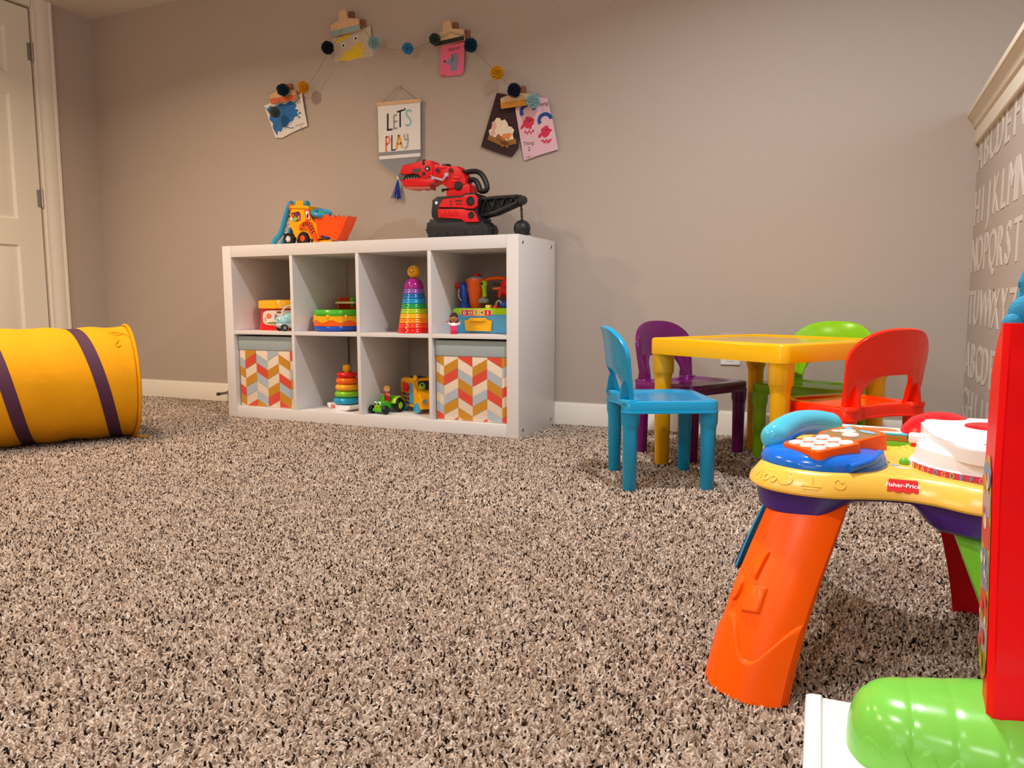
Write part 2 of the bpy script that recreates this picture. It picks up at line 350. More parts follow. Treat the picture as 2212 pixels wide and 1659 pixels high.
for z in (0.25, 1.086, 1.835):
    m = MB(); m.cyl((XL + 0.006, 0.056, z), 0.0065, 0.088, M_steel, seg=14); m.box((XL - 0.002, 0.044, z), (0.004, 0.022, 0.088), M_steel)
    m.ell((XL + 0.006, 0.056, z + 0.046), 0.006, M_steel, seg=10); m.ell((XL + 0.006, 0.056, z - 0.046), 0.006, M_steel, seg=10)
    m.build('hinge', door)
# door stop on the baseboard
t = thing('door_stop', 'small metal spring door stop on the baseboard beside the bookshelf', 'door stop', (-0.39, 0.397, 0.05))
m = MB(); m.tube([(0.006 * cos(k * 0.9), -0.006 - k * 0.00075, 0.006 * sin(k * 0.9)) for k in range(84)], 0.0016, M_steel, seg=6); m.cyl((0, -0.003, 0), 0.012, 0.006, M_steel, 'Y'); m.build('spring', t)
m = MB(); m.cyl((0, -0.075, 0), 0.009, 0.016, P('rubber_tip', '4A4038', 0.8), 'Y', bev=0.002); m.build('rubber_tip', t)
# outlet
t = thing('wall_outlet', 'white outlet plate on the back wall under the yellow table top', 'outlet', (2.228, 0.41, 0.342))
m = MB(); m.box((0, -0.003, 0), (0.075, 0.006, 0.118), M_white, 0.002); m.build('cover_plate', t)
for dz in (0.027, -0.027):
    m = MB(); m.box((0, -0.0066, dz), (0.034, 0.002, 0.034), M_white, 0.0008)
    for dx in (-0.007, 0.007): m.box((dx, -0.0078, dz + 0.004), (0.002, 0.0008, 0.009), M_ink)
    m.build('socket', t)
# ---- stencilled alphabet on the half wall
rows = [('ABCDEFG', 1.017, 'first'), ('HIJKLMN', 0.839, 'second'), ('NOPQRST', 0.680, 'third'), ('TUVWXYZ', 0.503, 'fourth'), ('ABCDEFG', 0.327, 'fifth'), ('GHIJKLM', 0.172, 'sixth')]
for txt, zc, nm in rows:
    for k, ch in enumerate(txt):
        y = 0.350 - 0.122 * k
        MM = Matrix(((0, 0, -1, XR), (-1, 0, 0, y), (0, 1, 0, zc), (0, 0, 0, 1)))
        m = MB()
        for q in (-1, 0, 1): m.text(ch, 0.165, M_letter, MM @ T(0.0045 * q, 0, 0.0006 + 0.0001 * q), 0.0005)
        o = m.build('wall_letter', loc=(XR, y, zc))
        tag(o, f'white stencilled letter {ch} in the {nm} row from the top, on the right wall', 'letter', 'alphabet letters on the right wall')

# ================================================================ BOOKSHELF
SW, SH, SD, TK, DV, OP = 1.49, 0.79, 0.39, 0.051, 0.016, 0.335
shelf = thing('bookshelf', 'white cube bookshelf with eight compartments against the back wall', 'bookshelf', (SW / 2, SD / 2, 0))
def sp(name, c, size, bev=0.0012):
    m = MB(); m.box(c, size, M_lam, bev); return m.build(name, shelf, world=True)
sl = sp('side_panel', (TK / 2, SD / 2, SH / 2), (TK, SD, SH)); sr = sp('side_panel', (SW - TK / 2, SD / 2, SH / 2), (TK, SD, SH))
sp('top_panel', (SW / 2, SD / 2, SH - TK / 2), (SW - 2 * TK - 0.0012, SD - 0.001, TK)); sp('bottom_panel', (SW / 2, SD / 2, TK / 2), (SW - 2 * TK - 0.0012, SD - 0.001, TK))
CX = [TK + k * (OP + DV) for k in range(4)]         # left edge of each compartment
ZM = (SH - DV) / 2                                  # underside of the middle shelf
for k in range(1, 4): sp('divider', (CX[k] - DV / 2, SD / 2 + 0.0005, SH / 2), (DV, SD - 0.002, SH - 2 * TK), 0.0006)
for k in range(4): sp('middle_shelf', (CX[k] + OP / 2, SD / 2 + 0.0015, SH / 2), (OP, SD - 0.003, DV), 0.0006)
for (y, z) in ((0.04, 0.762), (0.345, 0.762), (0.04, 0.028), (0.345, 0.028)):
    m = MB(); m.cyl((SW + 0.0004, y, z), 0.0055, 0.0016, M_dark, 'X', seg=14); m.torus((SW + 0.0004, y, z), 0.0058, 0.0012, M_steel, rot=RY(pi / 2), seg=16, ms=6); m.build('screw_cap', shelf, world=True)
Z1 = (SH + DV) / 2 + 0.0003                         # floor of the upper row
Z0 = TK + 0.0003                                    # floor of the lower row

# ---- fabric bins
F_blue = P('bin_band_fabric', 'A3B0B2', 0.9, bump=0.5, scale=900, vary=0.05)
CH = {'o': P('print_ochre', 'C98A1E', 0.85, bump=0.3, scale=900), 'r': P('print_coral', 'DC4A33', 0.85, bump=0.3, scale=900), 'b': P('print_blue_grey', 'AFB9C2', 0.85, bump=0.3, scale=900), 'c': P('print_cream', 'E6D3BC', 0.85, bump=0.3, scale=900)}
def clipz(poly, z0, z1):
    for (zz, sg) in ((z0, 1), (z1, -1)):
        out = []
        for i in range(len(poly)):
            a, b = poly[i], poly[(i + 1) % len(poly)]; da, db = sg * (a[1] - zz), sg * (b[1] - zz)
            if da >= 0: out.append(a)
            if da * db < 0: q = da / (da - db); out.append((a[0] + (b[0] - a[0]) * q, a[1] + (b[1] - a[1]) * q))
        poly = out
        if len(poly) < 3: return None
    return poly
def fabric_bin(cx, label, cols, x0, STRIPE, VAL, PEAK, OFS):
    Wd, Dp, H, band = 0.324, 0.345, 0.327, 0.064
    t = thing('storage_bin', label, 'bin', (cx, 0.022 + Dp / 2, Z0))
    m = MB(); m.box((0, 0, (H - band) / 2), (Wd, Dp, H - band), CH['c'], 0.004)
    cw, sh = 0.0655, STRIPE; MM = WALL(-Dp / 2 - 0.0012); zt = H - band; x = -Wd / 2 + 0.002
    for k, seq in enumerate(cols):
        xa = -Wd / 2 + x0 + (k - 1) * cw; xb = xa + cw
        da, db = (PEAK, VAL) if k % 2 == 0 else (VAL, PEAK)
        for j_, c in enumerate(seq):
            if c == 'c': continue
            lo = zt - (j_ + OFS) * sh
            po = [(xa + 0.0006, lo - da + 0.0008), (xb - 0.0006, lo - db + 0.0008), (xb - 0.0006, lo - db + sh - 0.0008), (xa + 0.0006, lo - da + sh - 0.0008)]
            po = clipz([(b, a) for a, b in po], -9, 9) and clipz(po, 0.004, zt - 0.001)
            if po: po = clipz([(b, a) for a, b in po], -Wd / 2 + 0.002, Wd / 2 - 0.002)
            if po: m.flat([(b, a) for a, b in po], CH[c], MM)
    m.build('body', t)
    m = MB(); m.box((0, 0, H - band / 2), (Wd + 0.005, Dp + 0.005, band), F_blue, 0.004); m.build('cuff', t)
    return t
fabric_bin(CX[0] + OP / 2 + 0.003, 'fabric bin with chevron print in the bottom left compartment', ['ocbocroc', 'corcobcr', 'bcbrbcbo', 'rbcocorc', 'ccocrbor', 'orcboBcc'.replace('B', 'b')], 0.034, 0.0425, 0.048, 0.0145, -1)
fabric_bin(CX[3] + OP / 2 + 0.002, 'fabric bin with chevron print in the bottom right compartment', ['ocobcbrc', 'corcbocr', 'rcborcoc', 'corcbocr', 'rcborcbc', 'obcrcorc'], 0.036, 0.0400, 0.0418, 0.0073, 0)

# ================================================================ TABLE AND CHAIRS
Y_tab = plastic('table_yellow', 'F5B400', 0.18)
tb = thing('play_table', 'square yellow plastic play table in the middle of the four small chairs', 'table', (2.4186, -0.1548, 0), -0.5767)
HT, HS = 0.4157, 0.265
m = MB(); m.rings(lambda i: rrect(HS - i, HS - i, 0.032), [(0.012, HT - 0.052), (0.0, HT - 0.052), (0.0, HT - 0.006), (0.002, HT - 0.002), (0.006, HT), (0.034, HT), (0.037, HT - 0.004)], Y_tab, cap_top=False, cap_bot=False)
m.rings(lambda i: rrect(HS - i, HS - i, 0.032), [(0.012, HT - 0.052), (0.012, HT - 0.01)], Y_tab, cap_top=True, cap_bot=False); m.build('frame', tb)
m = MB(); m.rings(lambda i: rrect(HS - i, HS - i, 0.025), [(0.0365, HT - 0.012), (0.0365, HT - 0.0042)], P('plastic_table_inset', 'D9A81E', 0.12, bump=0.05, scale=60)); m.build('top_panel', tb)
for sx in (-1, 1):
    for sy in (-1, 1):
        m = MB(); m.lathe([(0.0215, 0), (0.0235, 0.003), (0.0275, 0.28), (0.0285, 0.292), (0.0325, 0.302), (0.034, 0.306), (0.036, HT - 0.03)], Y_tab, T(sx * 0.228, sy * 0.228, 0), 28); m.build('leg', tb)
def seat_outline(i):
    hx, hy = 0.137 - i, 0.154 - i; o = []
    for (sx, sy, a0) in ((1, 1, 0), (-1, 1, pi / 2)):
        rad = 0.032 if sx > 0 else 0.028
        for k in range(6):
            a = a0 + pi / 2 * k / 5; o.append((sx * (hx - rad) + rad * cos(a), sy * (hy - rad) + rad * sin(a)))
    for k in range(1, 12):                       # back edge curves in between the two sockets
        y = (hy - 0.055) * (1 - 2 * k / 12); o.append((-hx + 0.026 * (1 - abs(1 - 2 * k / 12) ** 4), y))
    for (sx, sy, a0) in ((-1, -1, pi), (1, -1, 1.5 * pi)):
        rad = 0.032 if sx > 0 else 0.028
        for k in range(6):
            a = a0 + pi / 2 * k / 5; o.append((sx * (hx - rad) + rad * cos(a), sy * (hy - rad) + rad * sin(a)))
    return o
def chair(label, mat, loc, rz):
    t = thing('child_chair', label, 'chair', (loc[0], loc[1], 0), rz, 'small plastic chairs around the yellow table')
    m = MB(); m.rings(seat_outline, [(0.003, 0.222), (-0.0022, 0.222), (-0.0022, 0.2265), (0, 0.2275), (0, 0.250), (0.002, 0.2545), (0.006, 0.2562), (0.034, 0.2555), (0.044, 0.251), (0.06, 0.2495)], mat); m.build('seat', t)
    for sx in (-1, 1):
        for sy in (-1, 1):
            m = MB(); m.lathe([(0.0172, 0), (0.019, 0.003), (0.0215, 0.172), (0.0225, 0.182), (0.0255, 0.192), (0.026, 0.228)], mat, T(sx * 0.111, sy * 0.127, 0), 24); m.build('leg', t)
    def hw(z): return 0.137 + 0.013 * min(1, max(0, (z - 0.25) / 0.15))
    def pt(tt, z):
        s_ = tt * hw(z); bend = 0.032 * (1 - abs(tt) ** 2.2) * min(1, max(0, (z - 0.262) / 0.08)); lean = 0.11 * (z - 0.256)
        flare = 0.008 * max(0, (z - 0.40) / 0.06) ** 2
        return Vector((-0.108 - bend - lean - flare, s_, z))
    nt, nz = 44, 16; bm = bmesh.new(); cols_ = []
    for k in range(nt + 1):
        tt = -1 + 2 * k / nt
        lo = 0.252 if abs(tt) >= 0.66 else 0.252 + 0.088 * (1 - (abs(tt) / 0.66) ** 5) ** 0.5
        hi = 0.378 + 0.083 * (1 - abs(tt) ** 2.9) ** 0.60
        cols_.append([bm.verts.new(pt(tt, lo + (hi - lo) * j / nz)) for j in range(nz + 1)])
    for k in range(nt):
        for j in range(nz): bm.faces.new((cols_[k][j], cols_[k][j + 1], cols_[k + 1][j + 1], cols_[k + 1][j]))
    m = MB(); m.merge(bm, mat, I4); o = m.build('backrest', t)
    so = o.modifiers.new('thickness', 'SOLIDIFY'); so.thickness = 0.013; so.offset = 0.0
    bv = o.modifiers.new('soft_edge', 'BEVEL'); bv.width = 0.003; bv.segments = 2; bv.limit_method = 'ANGLE'; bv.angle_limit = radians(50)
    for sy in (-1, 1):                           # moulded ribs that stiffen the posts, and the sockets they plug into
        m = MB(); m.prism([(-0.098, 0.2545), (-0.142, 0.2545), (-0.135, 0.30), (-0.118, 0.345), (-0.112, 0.30)], -0.006, 0.006, mat, Matrix(((1, 0, 0, 0), (0, 0, -1, sy * 0.113), (0, 1, 0, 0), (0, 0, 0, 1))), 0.002); m.build('post_rib', t)
        m = MB(); m.lathe([(0.030, 0.248), (0.030, 0.2575), (0.0285, 0.2595), (0.024, 0.2597)], mat, T(-0.112, sy * 0.122, 0), 24); m.build('socket_collar', t)
    return t
chair('small blue plastic chair at the near left side of the yellow table', plastic('chair_blue', '0D96C8', 0.2), (2.145, -0.452), 0.453)
chair('small purple plastic chair at the far left side of the yellow table', plastic('chair_purple', '6B1260', 0.2), (2.15, 0.008), -0.4815)
chair('small orange-red plastic chair at the right end of the yellow table', plastic('chair_orange', 'FF2A02', 0.2), (2.655, -0.3637), 2.42)
chair('small green plastic chair at the far right side of the yellow table', plastic('chair_green', '8ED012', 0.2), (2.5455, 0.0646), -1.99)

# ================================================================ POP-UP TUNNEL
F_tun = P('tunnel_nylon', 'DF9C0C', 0.8, bump=0.5, scale=45, vary=0.05, spec=0.2)
F_tape = P('tunnel_tape', '4A1F3D', 0.75, bump=0.3, scale=600)
TR, TL, PITCH = 0.221, 1.25, 0.29
tun = thing('play_tunnel', 'yellow pop-up play tunnel with dark purple tape lying on the carpet', 'play tunnel', (0.023, -0.548, 0), math.atan2(-0.877, -0.48))
PH = 0.06
def trad(x, a):
    q = (x / PITCH - a / (2 * pi) * TSIGN + PH) % 1.0
    e = min(1, x / 0.05) * min(1, (TL - x) / 0.05)
    return TR - 0.004 - 0.008 * (1 - cos(2 * pi * q) ** 2 * 1.0) * e * (0.5 + 0.5 * sin(3 * a + 9 * x) ** 2)
TSIGN = -1
def tpt(x, a, off=0.0):
    rr = trad(x, a) + off; return Vector((x, rr * sin(a), max(0.001, TR + rr * cos(a))))
m = MB(); m.grid(lambda uu, vv: tpt(0.004 + uu * (TL - 0.008), vv * 2 * pi), 90, 72, F_tun, cv=True, flip=True); o = m.build('fabric_tube', tun)
so = o.modifiers.new('cloth', 'SOLIDIFY'); so.thickness = 0.0015; so.offset = -1
for (x0,) in ((0.002,), (TL - 0.002,)):
    m = MB(); m.torus((x0, 0, TR), TR + 0.002, 0.006, F_tun, rot=RY(pi / 2), seg=64, ms=10); m.build('rim_hoop', tun)
TAPE0 = 0.052
def tape(kk):
    xa = lambda a: (kk + TSIGN * (a / (2 * pi))) * PITCH + TAPE0
    aa = [2 * pi * q / 240 for q in range(241) if 0.027 < xa(2 * pi * q / 240) < TL - 0.03]
    if len(aa) < 10: return
    def fn(uu, vv):
        a = aa[0] + (aa[-1] - aa[0]) * uu; return tpt(xa(a) + (vv - 0.5) * 0.044, a + pi, 0.0022)
    m = MB(); m.grid(fn, 80, 3, F_tape, flip=True); m.build('tape_band', tun)
for kk in range(0, 6): tape(kk)
m = MB()
for pts in ([(0.008, 0.62), (0.035, 0.42), (0.075, 0.40), (0.060, 0.52), (0.052, 0.66), (0.066, 0.78)], [(0.075, 0.40), (0.050, 0.50), (0.030, 0.46)], [(0.066, 0.78), (0.060, 0.84), (0.050, 0.80)]):
    m.tube([tpt(x, a, 0.003) for x, a in catmull(pts, 5)], 0.0022, F_tun, seg=6)
m.build('tie_string', tun)
m = MB()
for k in range(3): m.tube([Vector(p) for p in catmull([(0.006, 0.035, 0.006), (-0.015, 0.05 + 0.02 * k, 0.006), (-0.03 - 0.01 * k, 0.045 + 0.03 * k, 0.004)], 5)], 0.0020, F_tun, seg=6)
m.build('tie_string', tun)

# ================================================================ ACTIVITY TABLE (foreground, right)
A_yel = plastic('activity_yellow', 'F4C44A', 0.3); A_pur = plastic('activity_purple', '3E1A78', 0.3); A_or = P('plastic_activity_orange', 'FF5E00', 0.35, bump=0.03, scale=900, spec=0.18)
A_blue = plastic('activity_blue', '0F6FE0', 0.15); A_sky = plastic('activity_sky', '4FC4E4', 0.12); A_red = plastic('activity_red', 'DC1020', 0.25)
A_grn = plastic('activity_green', '6FC02A', 0.25); A_legb = plastic('activity_leg_blue', '2E8CC4', 0.3)
ax, ay = 2.70, -1.37
act = thing('activity_table', 'toddler activity table with orange leg, toy phone and white toy piano beside the red tower', 'activity table', (2.721, -1.383, 0.004), radians(-6))
# four lobed outline: measured near-left lobe, mirrored for the others
near = [(-0.182, -0.005), (-0.186, -0.05), (-0.188, -0.095), (-0.178, -0.142), (-0.150, -0.178), (-0.108, -0.193), (-0.060, -0.190), (-0.018, -0.170), (0.022, -0.158), (0.062, -0.165), (0.104, -0.188), (0.150, -0.190), (0.185, -0.160), (0.196, -0.11), (0.190, -0.05), (0.184, 0.0)]
far = [(0.188, 0.05), (0.190, 0.10), (0.176, 0.15), (0.145, 0.180), (0.10, 0.192), (0.055, 0.178), (0.015, 0.166), (-0.03, 0.170), (-0.08, 0.190), (-0.14, 0.196), (-0.188, 0.18), (-0.211, 0.15), (-0.212, 0.105), (-0.188, 0.055)]
outl = catmull(near + far, 5, True)
def inset_outline(i):
    n = len(outl); o = []
    for k in range(n):
        a = Vector(outl[(k + 1) % n]) - Vector(outl[k - 1]); a.normalize(); o.append((outl[k][0] - a.y * i, outl[k][1] + a.x * i))
    return o
m = MB(); m.rings(inset_outline, [(0.004, 0.258), (-0.001, 0.259), (-0.003, 0.262), (-0.002, 0.267), (0.014, 0.287), (0.019, 0.2895), (0.03, 0.290)], A_yel, cap_bot=False); top = m.build('table_top', act)
# purple housing: deep under the lobes, arched between them
def housing(uu, vv):
    k = int(round(uu * len(outl))) % len(outl); ins = [0.008, 0.009, 0.012, 0.022, 0.035][min(4, int(vv * 4 + 0.01))]
    p = HO[ins][k]; a = math.atan2(p[1], p[0]); q = abs(sin(2 * a)) ** 1.6
    lowz = 0.252 - 0.033 * min(1, max(0, (q - 0.30) / 0.35)); zz = 0.2595 + (lowz - 0.2595) * [0, 0.45, 0.8, 0.96, 1.0][min(4, int(vv * 4 + 0.01))]
    return Vector((p[0], p[1], zz))
HO = {i: inset_outline(i) for i in (0.008, 0.009, 0.012, 0.022, 0.035)}
m = MB(); m.grid(housing, len(outl), 4, A_pur, cu=True, flip=True); m.rings(inset_outline, [(0.035, 0.248), (0.033, 0.252)], A_pur); m.build('housing', act)
# raised motifs on the rim (letter, fruit, number tile ...) and the maker's plate
m = MB()
def rimM(x, y, nx, ny): # frame on the sloping rim: X along the edge, Y up the slope
    n = Vector((nx, ny, 0.85)).normalized(); e = Vector((-ny, nx, 0)).normalized(); up = n.cross(e)
    return Matrix(((e.x, up.x, n.x, x), (e.y, up.y, n.y, y), (e.z, up.z, n.z, 0.2775), (0, 0, 0, 1)))
def rim_at(k, lift=0.0002):
    k %= len(outl); p = inset_outline(0.0063)[k]; a = Vector(outl[(k + 1) % len(outl)]) - Vector(outl[k - 1]); a.normalize()
    return rimM(p[0], p[1], a.y, -a.x) @ T(0, 0, lift) @ SCL(1, 1, 0.45 if lift < 0.001 else 1)
m.ribbon([(-0.008, -0.007), (0.0, 0.008), (0.008, -0.007)], 0.003, A_yel, rim_at(17)); m.torus((0, 0, 0), 0.005, 0.0012, A_yel, rim_at(20) @ T(-0.006, -0.003, 0), seg=16, ms=6); m.torus((0, 0, 0), 0.005, 0.0012, A_yel, rim_at(20) @ T(0.007, -0.003, 0), seg=16, ms=6)
m.ell((0, -0.001, 0), (0.011, 0.0085, 0.002), A_yel, rim_at(23)); m.ell((0.002, 0.009, 0), (0.004, 0.0025, 0.0015), A_yel, rim_at(23))
m.box((0, -0.005, 0), (0.026, 0.003, 0.002), A_yel, 0.0005, M=rim_at(27)); m.box((0, 0.002, 0), (0.004, 0.012, 0.002), A_yel, 0.0005, M=rim_at(27)); m.box((0, -0.010, 0), (0.020, 0.002, 0.002), A_yel, 0.0005, M=rim_at(27))
m.torus((0, 0, 0), 0.007, 0.0012, A_yel, rim_at(31), seg=18, ms=6); m.ell((0.004, 0.004, 0), (0.004, 0.003, 0.0015), A_yel, rim_at(31))
m.build('raised_motifs', act)
L_red = P('logo_red', 'D8141C', 0.4); L_wht = P('logo_white', 'FFFFFF', 0.5)
def maker_label(mb, M, wd, hh, txt_size):
    lo = [(-wd / 2, hh / 2), (-wd / 2, -hh / 2 + hh * 0.12)]
    for k in range(4):
        for q in range(1, 7): lo.append((-wd / 2 + wd * (k + q / 6) / 4, -hh / 2 + hh * 0.12 - hh * 0.14 * sin(pi * q / 6)))
    lo += [(wd / 2, hh / 2)]
    mb.prism(lo, 0, 0.0005, L_red, M); mb.text('Fisher-Price', txt_size, L_wht, M @ T(0, hh * 0.03, 0.0008), 0.0001, offset=txt_size * 0.012)
m = MB(); maker_label(m, rim_at(40, 0.0012), 0.046, 0.0195, 0.0088); m.build('maker_label', act)
# toy phone on the near left corner
m = MB()
m.lathe([(0.088, 0.2885), (0.088, 0.294), (0.084, 0.303), (0.074, 0.309), (0.058, 0.3125), (0.02, 0.313), (0, 0.313)], A_blue, T(-0.090, -0.080, 0), 40)
m.tube([Vector(p) for p in catmull([(-0.045, -0.158, 0.297), (-0.022, -0.130, 0.303), (-0.012, -0.090, 0.309)], 6)], 0.006, A_blue); m.build('phone_base', act)
KM = T(-0.089, -0.110, 0.315) @ RZ(radians(-42)) @ RX(radians(6))
m = MB(); m.prism(rrect(0.0405, 0.0405, 0.012), -0.012, 0.006, A_or, KM, 0.003, 3); kp = m.build('keypad', act)
for i in range(3):
    for j in range(3):
        m = MB(); m.lathe([(0.0105, 0.0045), (0.0105, 0.0065), (0.009, 0.0082), (0, 0.0088)], M_white, KM @ T(-0.024 + 0.024 * i, -0.024 + 0.024 * j, 0), 20); m.build('phone_key', kp)
SM = T(-0.056, -0.040, 0.319) @ RZ(radians(-42)) @ RX(radians(8))
m = MB(); m.prism(rrect(0.042, 0.034, 0.013), -0.016, 0.008, A_or, SM, 0.004, 3); m.prism(rrect(0.036, 0.028, 0.010), 0.008, 0.0083, plastic('screen_brown', '9A7440', 0.2), SM)
S_cr = P('sticker_cream', 'EADCCB', 0.4); S_pk = P('sticker_pink', 'E58CA8', 0.4); S_bl = P('sticker_blue', '8FB4D8', 0.4)
for (x, y, a, b, mm, sd) in ((-0.014, 0.006, 0.014, 0.011, S_cr, 1), (0.006, -0.006, 0.014, 0.011, S_cr, 2), (-0.026, -0.004, 0.008, 0.006, S_cr, 3), (0.020, -0.012, 0.005, 0.005, S_pk, 4), (0.014, 0.018, 0.016, 0.005, S_bl, 5), (-0.024, 0.018, 0.008, 0.005, S_bl, 6)):
    m.flat(blob(x, y, a, b, 0.08, 20, sd), mm, SM, 0.0085 + 0.0001 * sd)
m.build('phone_screen', act)
m = MB(); hp = catmull([(-0.160, -0.078, 0.318), (-0.152, -0.046, 0.326), (-0.138, -0.008, 0.331), (-0.118, 0.028, 0.329), (-0.100, 0.052, 0.323)], 8); n = len(hp)
m.tube([Vector(p) for p in hp], [0.0205 + 0.001 * (abs(2 * k / (n - 1) - 1) ** 2) for k in range(n)], A_sky, seg=22)
for e, rr in ((0, 0.0215), (-1, 0.0215)): m.ell(hp[e], (rr, rr, rr), A_sky, seg=24)
m.build('handset', act)
# picture book at the back
m = MB(); m.box((-0.045, 0.125, 0.293), (0.135, 0.070, 0.010), A_grn, 0.004); m.box((-0.045, 0.125, 0.302), (0.128, 0.064, 0.010), plastic('book_brown', 'A8742A', 0.3), 0.003); m.build('book_base', act)
m = MB(); BM_ = T(-0.050, 0.128, 0.309) @ RX(radians(1)); m.box((0, 0, 0), (0.130, 0.064, 0.0025), A_sky, 0.001, M=BM_); m.flat(rrect(0.056, 0.026, 0.006), S_cr, BM_, 0.0015); m.flat(blob(0.02, 0, 0.03, 0.016, 0.2, 18, 3), P('sticker_coral', 'E0764A', 0.4), BM_, 0.0017); m.box((-0.045, 0, 0.0005), (0.012, 0.064, 0.0032), A_grn, 0.001, M=BM_); m.build('book_page', act)
# red dome, sand pit, ball
m = MB(); m.lathe([(0.062, 0.287), (0.064, 0.296), (0.058, 0.318), (0.044, 0.334), (0.022, 0.343), (0, 0.345)], A_red, T(0.062, 0.140, 0), 36); m.build('dome', act)
m = MB(); m.grid(lambda a, b: Vector((-0.005 + 0.05 * a, 0.02 + 0.085 * b, 0.2895 + 0.009 * max(0, sin(pi * a) * sin(pi * b)) * (0.6 + 0.4 * sin(17 * a + 5 * b) * sin(13 * b + 3 * a)))), 24, 24, A_yel); m.build('sand_relief', act)
m = MB(); m.ell((0.018, -0.055, 0.293), 0.0070, A_grn); m.build('green_button', act)
m = MB(); m.flat(blob(0.018, -0.085, 0.010, 0.006, 0.15, 16, 5), S_cr, I4, 0.2903); m.flat(blob(0.006, -0.07, 0.006, 0.005, 0.15, 16, 6), S_bl, I4, 0.2903); m.build('worn_sticker', act)
# white toy piano with a hinged lid
px_, py_ = 0.136, -0.030
m = MB(); m.lathe([(0.113, 0.287), (0.113, 0.296), (0.108, 0.300), (0.104, 0.318), (0.100, 0.321), (0.06, 0.319)], M_white, T(px_, py_, 0), 48); pn = m.build('piano_body', act)
m = MB(); m.grid(lambda uu, vv: Vector((px_ + 0.1135 * cos(a_ := radians(196 + 80 * uu)), py_ + 0.1135 * sin(a_), 0.2895 + 0.006 * vv)) if False else Vector((px_ + (0.1137) * cos(radians(200 + 76 * uu)), py_ + 0.1137 * sin(radians(200 + 76 * uu)), 0.2885 + 0.0100 * vv)), 24, 1, P('strip_pink', 'C93A62', 0.4))
cols_l = ['FFC83A', 'FFC83A', 'FFC83A', 'F08A8A', '7AA5D8', 'F2A55A', '9CC08A', '7AA5D8', '7AA5D8', 'E79AB8', 'F2A55A', 'FFC83A']
for k, ch in enumerate('BUAPDGDEFOMS'):
    a = radians(203 + 6.1 * k); m.text(ch, 0.0098, P('strip_letter_' + cols_l[k], cols_l[k], 0.5), T(px_ + 0.1141 * cos(a), py_ + 0.1141 * sin(a), 0.2936) @ RZ(a + pi / 2) @ RX(pi / 2), 0.0002, offset=0.0002)
m.build('letter_strip', pn)
LM = T(0.003, 0, 0.321) @ RZ(radians(6)) @ T(-2.721, 1.383, 0) @ RX(0)
lid = catmull([(2.761, -1.310), (2.760, -1.400), (2.772, -1.475), (2.800, -1.530), (2.845, -1.540), (2.905, -1.510), (2.950, -1.430), (2.955, -1.345), (2.925, -1.275), (2.860, -1.248), (2.795, -1.258)], 4, True)
m = MB(); m.prism(lid, -0.007, 0.016, M_white, LM, 0.006, 3); ld = m.build('piano_lid', act)
m = MB(); m.prism(catmull([(2.815, -1.345), (2.832, -1.318), (2.862, -1.315), (2.885, -1.345), (2.862, -1.375), (2.832, -1.372)], 4, True), 0.0155, 0.0195, A_red, LM, 0.0015); m.build('lid_emblem', ld)
m = MB(); m.cyl((px_ - 0.105, py_ + 0.032, 0.321), 0.008, 0.022, M_white, 'X', bev=0.002); m.cyl((px_ - 0.117, py_ + 0.032, 0.321), 0.003, 0.002, M_dark, 'X'); m.build('hinge_knob', pn)
for (x, y) in ((2.822, -1.505), (2.930, -1.40), (2.785, -1.245)):
    m = MB(); m.cyl((x, y, 0.0160), 0.0035, 0.001, P('screw_grey', '8C8C90', 0.4), M=LM, seg=12); m.build('screw_cap', ld)
